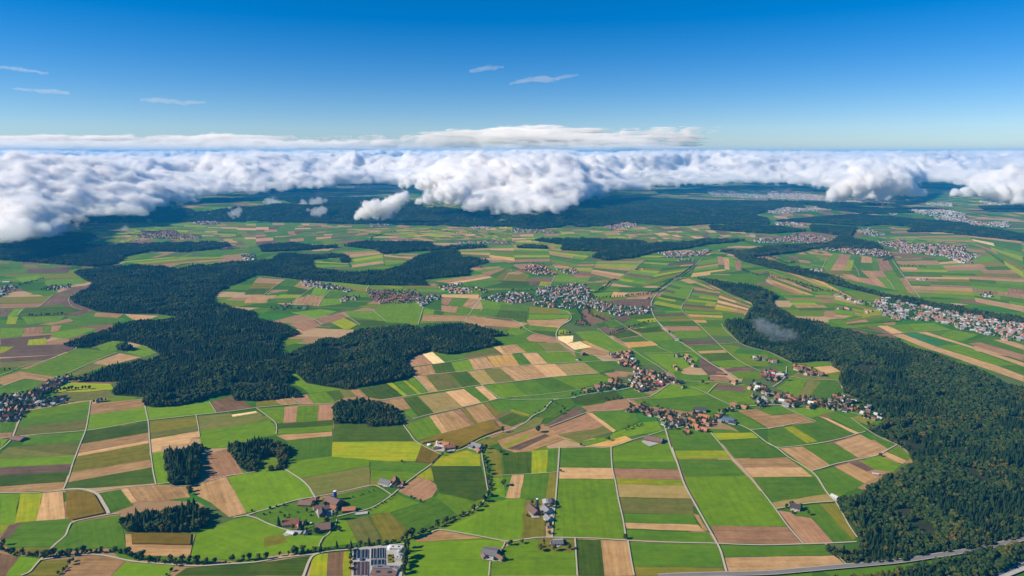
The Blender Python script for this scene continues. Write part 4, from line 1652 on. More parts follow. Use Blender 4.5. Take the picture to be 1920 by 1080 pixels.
# woods: mix (share of spruce, autumn tint), tile, outline
WOODS = """
big .50 .06 D 410,320 560,298 760,285 1000,300 1300,270 1430,275 1470,320 1420,355 1240,430 1195,475 1230,500 1430,540 1460,580 1580,600 1690,665 1590,700 1555,770 1640,775 1620,900 1660,920 1600,950 1700,1020 1600,1040 1440,1055 1320,1050 1300,1010 1180,1035 1080,1065 960,1085 860,1090 810,1075 810,1030 640,1020 640,980 670,945 420,945 440,920 640,845 800,820 910,785 820,745 720,720 620,715 500,755 420,755 360,725 560,655 720,605 870,590 1020,578 860,562 700,565 540,550 420,505 390,465 490,415 520,385 480,375
big .48 .12 f 215,392 300,398 380,470 520,495 690,520 760,505 860,485 1000,465 1160,425 1185,390 1160,335 1120,300 1140,280 1310,218 1330,235 1440,258 1540,245 1830,180 1740,125 1900,115 1885,92 1720,55 1600,22 1420,18 1240,48 1040,20 850,52 750,58 600,130 520,118 440,155 300,205 220,250
big .70 .10 f 585,650 640,605 760,588 920,600 1030,640 1080,700 1105,770 1085,785 900,798 840,795 830,775 582,772
big .70 .08 a 1225,130 1320,125 1420,100 1445,70 1515,65 1525,110 1495,170 1490,330 1440,390 1280,400 1255,310
big .5 .2 a 1712,110 1850,80 1980,50 2100,50 2165,90 2185,140 2160,170 2150,250 2100,285 1990,290 2010,245 2080,230 2090,190 2020,170 1940,205 1935,290 1860,300 1800,255
big .55 .10 a 905,625 1000,590 1060,565 1290,545 1480,525 1530,560 1585,620 1560,690 1450,742 1290,752 950,745 912,690
big .55 .04 e 872,178 960,175 990,205 950,235 880,218
right .34 .06 F 82,365 180,372 290,392 440,412 540,455 505,480 530,520 650,578 780,605 900,650 1180,695 1300,740 1420,785 1640,855 1800,925 1960,985 2060,1030 2060,1780 1920,1822 1605,1893 1380,1925 1230,1960 930,1976 806,1864 985,1858 1000,1832 965,1755 905,1687 874,1627 882,1580 965,1566 1025,1530 1107,1490 1137,1460 1195,1452 1236,1418 1298,1376 1270,1342 1212,1301 1122,1252 1046,1219 1040,1190 1102,1180 1145,1151 1010,1050 905,1005 901,975 876,930 905,892 845,857 830,825 660,839 607,835 485,775 325,730 238,630 240,590 340,584 400,515 385,500
verge .25 .34 d 500,1088 760,1064 1000,1026 1200,990 1370,958 1560,918 1750,876 1960,828 1960,945 1750,1030 1640,1090 1500,1160 1300,1250 900,1300 500,1250
right .30 .05 d 820,290 900,285 870,330 830,325
left .60 .04 D 0,165 300,108 500,110 540,130 440,178 700,170 1200,156 1290,168 1280,192 1050,218 850,212 700,242 660,282 590,302 400,292 150,272 0,262
left .60 .05 D 1290,275 1430,262 1530,250 1500,262 1545,240 1570,222 1700,222 1920,225 1925,245 1760,260 1770,300 1900,312 1930,320 2040,325 2160,320 2310,260 2360,225 2540,192 2575,205 2600,240 2740,252 2750,275 2640,305 2630,350 2370,372 2420,405 2180,405 2050,402 1920,388 1700,375 1500,352 1420,345
left .80 .03 D 1930,182 2040,155 2420,158 2440,185 2520,182 2720,172 2730,192 2580,202 2360,212 2160,228 2100,202
left .70 .03 E 0,232 30,235 45,270 0,275
left .70 .05 E 985,182 1060,175 1150,178 1160,200 1000,195
left .80 .03 E 1092,148 1250,138 1500,143 1690,153 1740,168 1920,158 1990,150 2080,142 2250,145 2300,150 2180,165 2060,175 1920,200 1750,218 1650,250 1500,265 1410,245 1470,215 1240,207 1250,178
left .60 .05 D 1460,175 1640,162 1760,180 1900,178 1900,192 1660,210 1480,216
river .25 .08 F 285,232 340,262 450,290 680,345 860,395 1050,440 1300,500 1480,540 1780,592 1960,622 1960,592 1600,535 1330,480 1150,450 950,395 800,340 650,305 470,260 350,235
river .30 .06 F 215,208 370,208 470,185 700,175 830,165 900,120 950,75 975,80 930,135 1100,172 1120,198 900,192 720,192 650,212 380,240 300,228
river .60 .03 s 60,375 440,345 700,330 1300,380 1500,400 1500,410 1920,480 1920,525 1500,480 1280,455 1050,455 1100,420 850,400 720,410 540,400 400,390
river .70 .03 s 320,410 640,430 620,470 560,485 330,450
river .70 .03 s 330,255 620,270 950,290 1100,310 900,320 700,320 400,280
river .60 .03 s 0,245 200,250 280,280 60,265
ridge .35 .08 p 600,385 700,330 850,335 1100,290 1480,275 1920,272 2400,300 2700,310 3100,310 3360,390 3250,410 2900,398 2480,392 2300,385 1920,380 1500,378 1200,382 900,385 700,388
ridge .45 .06 q 1100,290 1500,290 1900,285 2400,280 2700,330 2800,380 2560,410 2450,420 2350,412 2050,440 1920,415 1700,415 1480,415 1350,390 1200,385 1150,350
ridge .55 .05 r 200,285 500,232 950,205 1060,205 1400,225 1920,232 2200,245 1920,300 1800,330 1920,360 1920,400 1500,395 1250,410 1100,405 860,385 700,415 620,410 600,360 350,330
ridge .70 .03 r 1480,410 2000,420 2200,450 1920,468 1500,440
far .6 .03 q 150,215 900,200 1250,245 900,258 250,240
far .6 .03 p 1080,255 1400,220 1920,205 2300,200 2500,208 2100,222 1600,236 1250,262
far .75 .03 r 1080,150 1450,140 1460,165 1100,168
far .75 .03 s 1580,270 1920,265 1920,310 1650,305
far .75 .03 s 0,228 500,240 900,255 500,262 0,248
far .75 .03 p -400,400 60,370 100,385 30,410 -300,420
far .75 .03 p 180,400 500,380 480,400 350,420
"""
WOOD_LABEL = {'big': 'dark dense spruce and broadleaf wood between the fields', 'right': 'large blue green mixed forest with autumn tinted trees',
              'left': 'dark belt of woodland across the left of the plain', 'verge': 'autumn tinted tree belt between the grey road and the motorway', 'river': 'winding strip of riverside woodland',
              'ridge': 'wooded slope below the cloud bank', 'far': 'distant dark patch of woodland under the clouds'}
wood_n = {}
TREE_COUNT = 0
for wi, ln in enumerate(WOODS.strip().splitlines()):
    grp, fs, fa, t_, rest = ln.split(' ', 4)
    fs, fa = float(fs), float(fa)
    Q = pts(rest)
    ar = sum(Q[i - 1][0] * Q[i][1] - Q[i][0] * Q[i - 1][1] for i in range(len(Q)))
    P = []
    for i in range(len(Q)):        # the near edge shows the foot of the trees, the far edge their tops
        a, b = Q[i - 1], Q[(i + 1) % len(Q)]
        nx, ny = (b[1] - a[1]), -(b[0] - a[0])
        if ar < 0:
            nx, ny = -nx, -ny
        k = ny / (math.hypot(nx, ny) + 1e-6)
        P.append(at(t_, *Q[i], 10 if grp == 'river' else 5 if grp == 'verge' else 9 - 7 * k))
    if P[0][1] > 5800:
        for _ in range(6):
            P = [at(t_, x, y, 8 + float(hill_h(*p))) for (x, y), p in zip(pts(rest), P)]
    dm = sum(p[1] for p in P) / len(P)
    single = dm < 4600
    if single:
        X, Y = scatter_in(P, 7.4 if dm < 2600 else 9.0)
    else:
        X, Y = scatter_in(P, 19 if grp == 'river' else (24 if dm < 9000 else 38))
    n = len(X)
    if n == 0:
        continue
    Pn = np.array(P)
    ed = np.full(n, 1e9)           # distance to the wood's edge
    for i in range(len(Pn)):
        a, b = Pn[i - 1], Pn[i]
        ab = b - a
        tt = np.clip(((X - a[0]) * ab[0] + (Y - a[1]) * ab[1]) / (ab @ ab + 1e-9), 0, 1)
        ed = np.minimum(ed, np.hypot(X - a[0] - tt * ab[0], Y - a[1] - tt * ab[1]))
    big_ = vnoise(X / 130 + wi, Y / 130) * 0.5 + vnoise(X / 45, Y / 45 + wi) * 0.3
    gap = vnoise(X / 60 + 31, Y / 60 + wi) * 0.6 + vnoise(X / 22, Y / 22) * 0.4
    keep = gap > (-0.40 if grp == 'right' else -0.42)
    keep |= ed < 14
    keep &= ~((ed < 7) & (RNG.random(n) < 0.18))
    X, Y, big_, ed = X[keep], Y[keep], big_[keep], ed[keep]
    n = len(X)
    r_ = RNG.random(n)
    r2 = RNG.random(n)
    ev = RNG.random(n)
    is_s = (big_ * 1.3 + (r_ - 0.5) * 0.5) < (fs - 0.5) * 1.1
    is_s &= ~((ed < 13) & (RNG.random(n) < 0.7))      # the outermost rows are mostly broadleaved
    is_a = (~is_s | (ev < 0.10)) & (r2 < fa * 2.0 * (1 + 2.0 * vnoise(X / 90 + 5, Y / 90)))
    if single:
        idx = np.where(is_a, 8, np.where(is_s, 0, 4)) + RNG.integers(0, 4, n)
        sca = np.clip(RNG.normal(0.98, 0.19, n), 0.45, 1.4) * (0.92 + 0.36 * vnoise(X / 70, Y / 70 + 3)) * np.where(ed < 9, 0.84, 1.0) * np.where(is_s, 1.0, 0.95) * (1.16 if n < 900 else 1.0)
        colls = TREES
    else:
        idx = np.where(is_s, RNG.choice([0, 3], n), np.where(is_a, 4, RNG.choice([1, 2], n)))
        sca = np.clip(RNG.normal(1.0, 0.12, n), 0.7, 1.3) * (1.0 if dm < 9000 else 1.25)
        colls = CLUMPS
    Z = np.where(Y > 6300, hill_h(X, Y), 0.0) - 0.5
    o = instancer('woodland', np.stack([X, Y, Z], -1), idx, RNG.uniform(0, 6.28, n), sca, colls)
    TREE_COUNT += n
    lab = WOOD_LABEL[grp] + ' ' + side_word(P)[0]
    tag(o, lab, 'woodland', 'woods of the plain', 'stuff')
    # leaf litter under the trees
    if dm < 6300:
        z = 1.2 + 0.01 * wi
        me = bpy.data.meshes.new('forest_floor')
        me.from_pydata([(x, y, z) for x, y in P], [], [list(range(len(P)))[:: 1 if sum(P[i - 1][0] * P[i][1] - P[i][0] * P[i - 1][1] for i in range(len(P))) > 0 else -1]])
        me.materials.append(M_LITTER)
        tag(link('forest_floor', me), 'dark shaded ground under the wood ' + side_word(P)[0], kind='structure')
print('trees in woods', TREE_COUNT)

# ------------------------------------------------------------------ single trees
TREE_N = 0


def tree(x, y, kind, scale=1.0, label=None, group=None, var=None):
    global TREE_N
    TREE_N += 1
    r = root('tree', (x, y, 0.3), random.uniform(0, 6.28))
    s = scale * random.uniform(0.85, 1.15)
    r.scale = (s, s, s * random.uniform(0.92, 1.1))
    i = random.randrange(4) if var is None else var
    link('crown', CROWNS[kind, i], r)
    link('trunk', TRUNKS[kind], r)
    tag(r, label, 'tree', group)
    return r


KIND_WORD = {'leaf': 'leafy green tree', 'autumn': 'yellow autumn tree', 'spruce': 'dark pointed spruce', 'bush': 'low round bush like tree', 'poplar': 'tall slim tree'}

# rows of trees: tile, spacing m, kinds, scale, label, points
ROWS = """
a|15|llba|.75|in the bottom creek hedge left of the lane bridge|0,885 60,905 120,925 200,930 280,935 340,938
a|12|llbl|.8|in the bottom creek hedge in front of the maize patch|360,938 470,930 560,920 640,912 780,905 900,905 960,930 1010,955 1100,968
a|14|llba|.75|in the bottom creek hedge below the big meadow|1110,975 1250,985 1400,992 1560,990 1700,980 1830,968 1920,960
b|15|llba|.75|in the hedge along the lane below the farm hamlet|20,965 120,945 240,925 330,912 440,905
b|13|llbs|.75|in the hedge between meadow and treatment works|490,893 580,885 680,878 760,866 860,856 960,845 1050,828 1110,815
b|13|llbl|.8|along the creek bend above the small brown field|1140,805 1220,775 1290,745 1350,715 1420,685 1490,655 1540,632
b|22|llbb|.7|along the creek beside the lane to the clustered farm|1560,625 1640,590 1690,560 1720,510 1750,470 1765,420 1750,370 1742,310 1730,270 1720,220 1712,170 1735,115
b|9|lsll|.75|in the tall screen right of the treatment works|1108,1075 1115,1020 1122,960 1128,900 1135,850
b|11|lbll|.6|in the thin screen left of the treatment works|712,890 712,950 712,1010 712,1070
a|10|bbl|.7|in the bottom hedge spur beside the brown field|440,1070 480,1035 520,1000 560,970
a|10|bbl|.7|in the hedge spur by the striped dark field|1260,1075 1300,1035 1340,1010
b|12|bb|.38|in the orchard row above the orange shed|640,512 700,496 760,482 830,462 900,440
b|11|bb|.38|in the orchard row along the curved lane|850,592 920,555 985,520 1050,470
b|24|bbl|.55|scattered in the orchard left of the blue silo|100,615 160,600 230,635 350,590 400,615 410,640
b|18|bl|.6|by the white track into the farm hamlet|100,575 140,572 240,545 290,535
a|14|bl|.75|between the grove and the brown field|1405,410 1420,450 1440,485
f|30|bl|.6|on the creek bank beside the maize field|1700,945 1745,935 1800,925
g|26|lbb|.6|along the creek above the dark ploughed field|130,725 235,668 270,635 300,612 400,672 330,735
g|14|bl|.6|in the row on the meadow before the village|850,825 890,815 930,798 960,790 985,775
g|13|lbl|.6|in the hedge below the orange roof row|450,572 510,560 580,550 640,545 700,538 760,528
g|13|bl|.6|in the hedge by the white barn track|700,605 740,600 790,592 830,588
"""
KL = {'l': 'leaf', 'a': 'autumn', 's': 'spruce', 'b': 'bush', 'p': 'poplar'}


def along(P, sp):
    out_, carry = [], 0.0
    for a, b in zip(P[:-1], P[1:]):
        L = math.hypot(b[0] - a[0], b[1] - a[1])
        t = carry
        while t < L:
            out_.append((a[0] + (b[0] - a[0]) * t / L, a[1] + (b[1] - a[1]) * t / L))
            t += sp * random.uniform(0.7, 1.3)
        carry = t - L
    return out_


for ln in ROWS.strip().splitlines():
    t_, sp, kinds, sc_, lab, rest = ln.split('|')
    for (x, y) in along([at(t_, *q) for q in pts(rest)], float(sp)):
        kd = KL[random.choice(kinds)]
        s = float(sc_) * random.uniform(0.75, 1.3)
        x += random.uniform(-2.5, 2.5)
        y += random.uniform(-2.5, 2.5)
        lb = f'{KIND_WORD[kd]} {lab}'
        tree(x, y, kd, s, lb, lb)

# lone trees: tile x y kind scale label
LONE = """
b|172,712|spruce|1.0|tall dark spruce left of the red roofed farmhouse
b|378,700|spruce|.75|smaller dark spruce right of the red roofed farmhouse
b|582,660|poplar|1.05|tall round topped tree beside the hamlet lane
b|608,662|poplar|1.0|tall slim tree casting the longest shadow by the hamlet lane
b|430,570|leaf|.8|round dark tree right of the brown hamlet barn
b|520,560|leaf|.7|round green tree before the big brown barn
b|468,515|autumn|.6|yellowing tree at the lane fork above the hamlet
b|445,760|autumn|.8|yellow green tree left of the lower hamlet house
b|530,690|autumn|.85|brown crowned tree behind the lower hamlet house
b|275,735|autumn|.7|yellowish tree in front of the red roofed farmhouse
b|375,745|bush|.8|bushy tree beside the hamlet yard
b|620,745|bush|.9|round tree by the white hut of the hamlet
b|1050,425|autumn|.75|yellow brown tree in front of the dark red barn
b|1165,498|bush|.7|small round tree on the left edge of the round brown field
b|1235,528|bush|.8|round tree on the lower edge of the round brown field
b|1095,228|bush|.7|lone bush on the lime field edge
b|1400,180|leaf|.6|tree by the yard mouth of the white tank farm
b|1425,155|autumn|.7|yellow tree in front of the white tank farm
b|1858,405|leaf|.75|round tree on the pale furrowed field with a long shadow
b|1835,170|leaf|.7|upper of two trees on the olive strip by the creek
b|1830,150|bush|.9|lower bush on the olive strip by the creek
f|1850,845|leaf|.9|big round tree at the tip of the maize field
g|195,845|leaf|1.0|big round tree beside the dark ploughed field
g|725,905|leaf|.7|round tree on the meadow above the orange field
g|518,945|bush|.8|small dark bush where the field tracks meet
c|75,838|leaf|.6|round tree on the meadow under the white track
c|-10,850|leaf|.6|round tree beside the square farm driveway
c|240,860|poplar|.75|tall dark tree left of the caravan roofed house
c|215,893|leaf|.7|round tree at the corner of the walled garden
c|215,865|bush|.8|small bush in the corner of the walled garden
c|318,893|autumn|.85|broad tree below the pale roofed house
c|430,885|leaf|.55|small tree on the plot right of the pale roofed house
c|848,803|bush|.9|dark bush at the end of the straight white track
c|365,298|bush|.7|lone bush on the tan field with a shadow
c|297,570|autumn|.7|brownish tree between the two grey farm sheds
c|225,630|autumn|.75|brown tree between the long barn and the farmhouse
c|150,548|autumn|.6|reddish tree behind the long farm barn
c|115,635|bush|.7|bush left of the long farm barn
c|310,640|poplar|.45|slim tree on the farm road with a pointed shadow
c|305,735|poplar|.45|slim tree lower on the farm road
c|280,770|bush|.9|bush between the farm road and the small house
c|262,690|bush|.8|bush by the small farm house
b|1860,965|leaf|.6|round tree right of the square roofed farm
b|1895,850|bush|.8|round bush beside the farm driveway by the white track
b|1790,965|bush|.8|bush in front of the square roofed farm
d|138,580|leaf|.75|left round tree at the lone farmhouse
d|176,562|leaf|.8|tall round tree behind the lone farmhouse
d|245,575|leaf|.7|dark tree right of the lone farmhouse
d|300,625|autumn|.7|yellow tree on the lawn before the lone farmhouse
d|185,612|bush|.9|bush in front of the lone farmhouse
d|842,183|bush|1.0|dark bush on the field track near the forest
g|68,75|leaf|.9|round dark tree on the green beside the curved lane
g|735,115|bush|1.0|dark bush at the dark violet field corner
g|1180,100|leaf|.8|dark tree by the long straight lane
g|1430,480|leaf|.8|lone round tree on the meadow near the village
g|1475,455|leaf|.7|dark tree by the violet ploughed field
h|140,455|leaf|.9|dark round tree beside the maroon sheds
h|750,795|leaf|.9|tree at the forest corner below the housing
b|-30,600|bush|.7|bush at the bend of the white track
a|30,850|leaf|.7|dark tree at the left edge above the creek
a|15,895|leaf|.8|dark tree at the left edge in the creek hedge
b|60,625|bush|.6|lone shrub in the left corner of the orchard
b|215,645|leaf|.5|spreading tree in the middle of the orchard
"""
for ln in LONE.strip().splitlines():
    t_, q, kd, sc_, lab = ln.split('|')
    x, y = at(t_, *pts(q)[0])
    tree(x, y, kd, float(sc_), lab)
print('single trees', TREE_N)


def tree_row_stuff(lines, name, label):
    """loose trees and hedges farther off, too many to set one by one"""
    P, idx = [], []
    for t_, sp, rest in lines:
        for x, y in along([at(t_, *q) for q in pts(rest)], sp):
            P.append((x + random.uniform(-3, 3), y + random.uniform(-3, 3), 0.2))
            idx.append(random.choice([4, 5, 6, 7, 4, 5, 8, 0]))
    n = len(P)
    o = instancer(name, P, idx, RNG.uniform(0, 6.28, n), RNG.uniform(0.45, 0.85, n), TREES)
    tag(o, label, 'trees', None, 'stuff')


tree_row_stuff([
    ('g', 9, '470,40 490,20 540,15 570,25 560,45 500,50'), ('g', 12, '345,115 400,108 455,110'), ('g', 14, '740,110 800,90 860,72 960,40 1060,15'),
    ('k', 9, '620,480 680,450 720,420 740,395'), ('k', 10, '740,390 790,385 810,380'), ('k', 12, '470,580 500,620 520,650 530,690'),
    ('k', 12, '560,580 575,610 580,640'), ('k', 14, '640,520 760,515 860,505 960,495 1060,490'), ('k', 9, '1020,475 1060,480 1100,468'),
    ('k', 13, '1080,470 1200,385 1270,345 1370,270'), ('k', 10, '930,310 960,295 985,300'), ('k', 10, '1010,530 1050,525'),
    ('k', 13, '0,460 160,462'), ('k', 12, '600,655 650,670 690,685'), ('k', 16, '0,265 120,260 250,265'), ('k', 12, '80,310 200,320'),
    ('l', 12, '0,205 150,260 200,250'), ('l', 14, '0,360 180,390 400,460 560,480'), ('l', 9, '820,220 900,205 940,210 860,240'), ('l', 12, '970,275 1100,282 1200,288'),
    ('i', 12, '140,425 250,395 330,375'), ('i', 14, '220,655 330,650 480,640'), ('j', 14, '1590,290 1640,285 1720,295'),
    ('j', 14, '860,90 870,65 950,35 1050,20'), ('k', 12, '590,170 640,160 700,175 800,160'), ('i', 12, '930,110 1000,95 1050,90'),
    ('i', 12, '590,275 700,272 780,262'), ('e', 12, '0,385 80,382'), ('e', 8, '390,550 500,530 640,520 700,515'),
    ('F', 12, '330,320 420,350 500,345'), ('F', 12, '640,400 740,440 800,440'), ('q', 14, '1300,440 1500,470 1900,480'), ('r', 14, '600,440 860,460 1000,470')],
    'hedge_trees', 'scattered trees and hedges between the more distant fields')

hedge_lines = []
for ln in ROWS.strip().splitlines()[:7]:
    t_, sp, kinds, sc_, lab, rest = ln.split('|')
    hedge_lines.append((t_, 5, rest))
P_, n_ = [], 0
for t_, sp, rest in hedge_lines:
    for x, y in along([at(t_, *q) for q in pts(rest)], sp):
        if vnoise(np.array([x / 60]), np.array([y / 60]))[0] > -0.45:
            P_.append((x + random.uniform(-3.5, 3.5), y + random.uniform(-3.5, 3.5), 0.0))
n_ = len(P_)
o = instancer('undergrowth', P_, RNG.choice([4, 5, 6, 7, 4, 5, 9], n_), RNG.uniform(0, 6.28, n_), RNG.uniform(.20, .46, n_), TREES)
tag(o, 'dense low bushes filling the creek hedges between the taller trees', 'bushes', None, 'stuff')


# ------------------------------------------------------------------ buildings
def building(name, x, y, w, l, hw, hr, deg, wall, roof, label, cat, group=None, windows=True, chimney=False, wing=None):
    """a gabled building: walls, roof (> chimney), windows with panes, a door; ridge along its length"""
    r = root(name, (x, y, 0.5), R(deg))
    wv, wf, rv, rf = gable(w, l, hw, hr, 0.9)
    ww = mesh_obj('wall', wv, wf, MW[wall], r)
    rr = mesh_obj('roof', rv, rf, MR[roof], r)
    if chimney:
        cx, cyy, z0 = w * 0.18, l * 0.2, hw + hr * 0.55
        b = [(cx + sx * .5, cyy + sy * .5, z) for z in (z0, hw + hr + 1.2) for sx, sy in ((-1, -1), (1, -1), (1, 1), (-1, 1))]
        mesh_obj('chimney', b, [(0, 1, 5, 4), (1, 2, 6, 5), (2, 3, 7, 6), (3, 0, 4, 7), (4, 5, 6, 7)], MR['terracotta'], rr)
    if windows:
        n = max(2, int(l / 5))
        for side in (-1, 1):
            for i in range(n):
                yy = -l / 2 + l * (i + .5) / n
                panel('window', r, side * (w / 2 + 0.06), yy, hw * 0.55, 1.5, 1.5, 'x', M_GLASS)
        panel('door', r, -w * 0.18, -(l / 2 + 0.06), hw * 0.32, 3.4 if cat in ('barn', 'shed') else 1.3, hw * 0.6, 'y', MW['wood'])
        for q in (-0.22, 0.24):
            panel('window', r, w * q, -(l / 2 + 0.06), hw * 0.82, 1.3, 1.2, 'y', M_GLASS)
    if wing:
        wx, wy, w2, l2, h2, r2_ = wing
        wv, wf, rv, rf = gable(w2, l2, h2, r2_, 0.6)
        mv = lambda V: [(p[1] + wx, p[0] + wy, p[2]) for p in V]
        mesh_obj('wing', mv(wv), [f[::-1] for f in wf], MW[wall], r)
        mesh_obj('wing_roof', mv(rv), [f[::-1] for f in rf], MR[roof], r)
    tag(r, label, cat, group)
    return r


def panel(name, parent, x, y, z, w, h, axis, mat):
    d = 0.12
    V = []
    for t in (-d, d):
        for a, b in ((-1, -1), (1, -1), (1, 1), (-1, 1)):
            if axis == 'x':
                V.append((x + t, y + a * w / 2, z + b * h / 2))
            else:
                V.append((x + a * w / 2, y + t, z + b * h / 2))
    return mesh_obj(name, V, [(0, 1, 2, 3), (4, 5, 6, 7), (0, 1, 5, 4), (1, 2, 6, 5), (2, 3, 7, 6), (3, 0, 4, 7)], mat, parent)


def flat_block(name, x, y, w, l, h, deg, wall, label, cat, roofc='pale', group=None):
    """flat roofed hall: wall box, parapet and a slightly smaller roof sheet with rooflights"""
    r = root(name, (x, y, 0.5), R(deg))
    a, b = w / 2, l / 2
    V = [(sx * a, sy * b, z) for z in (0, h) for sx, sy in ((-1, -1), (1, -1), (1, 1), (-1, 1))]
    mesh_obj('wall', V, [(0, 1, 5, 4), (1, 2, 6, 5), (2, 3, 7, 6), (3, 0, 4, 7)], MW[wall], r)
    a2, b2 = a + .3, b + .3
    V = [(sx * a2, sy * b2, z) for z in (h, h + .6) for sx, sy in ((-1, -1), (1, -1), (1, 1), (-1, 1))]
    rf = mesh_obj('roof', V, [(0, 1, 5, 4), (1, 2, 6, 5), (2, 3, 7, 6), (3, 0, 4, 7), (4, 5, 6, 7), (3, 2, 1, 0)], MR[roofc], r)
    for k in range(2):
        q = (-0.5 + k) * l * 0.45
        V = [(sx * a * .35, q + sy * l * 0.08, h + z) for z in (.61, 1.0) for sx, sy in ((-1, -1), (1, -1), (1, 1), (-1, 1))]
        mesh_obj('rooflight', V, [(0, 1, 5, 4), (1, 2, 6, 5), (2, 3, 7, 6), (3, 0, 4, 7), (4, 5, 6, 7)], M_GLASS, rf)
    tag(r, label, cat, group)
    return r


def cylinder(name, x, y, rad, h, mat, label, cat, dome=0.25, group=None, dmat=None, seg=20):
    r = root(name, (x, y, 0.4))
    bm = bmesh.new()
    bmesh.ops.create_cone(bm, segments=seg, radius1=rad, radius2=rad, depth=h, cap_ends=True, matrix=Matrix.Translation((0, 0, h / 2)))
    me = bpy.data.meshes.new('tank_wall')
    bm.to_mesh(me)
    bm.free()
    me.materials.append(mat)
    link('tank_wall', me, r)
    bm = bmesh.new()
    bmesh.ops.create_uvsphere(bm, u_segments=seg, v_segments=8, radius=rad * 1.03)
    bmesh.ops.delete(bm, geom=[v for v in bm.verts if v.co.z < -0.01], context='VERTS')
    for v in bm.verts:
        v.co.z = v.co.z * dome + h + 0.03
    me = bpy.data.meshes.new('dome')
    bm.to_mesh(me)
    bm.free()
    me.materials.append(dmat or mat)
    link('dome', me, r)
    tag(r, label, cat, group)
    return r


M_BLUE = plain('blue_paint', (0.02, 0.085, 0.36), 0.5, 0.1, 0.2, 0.3)
M_WHITE = plain('white_paint', (0.75, 0.75, 0.74), 0.7, 0.08, 0.3)
M_TEAL = plain('teal_tarp', (0.05, 0.22, 0.22), 0.7, 0.1, 0.3)
M_DKTOWER = plain('dark_blue_steel', (0.03, 0.05, 0.09), 0.5, 0.15, 0.2, 0.4)

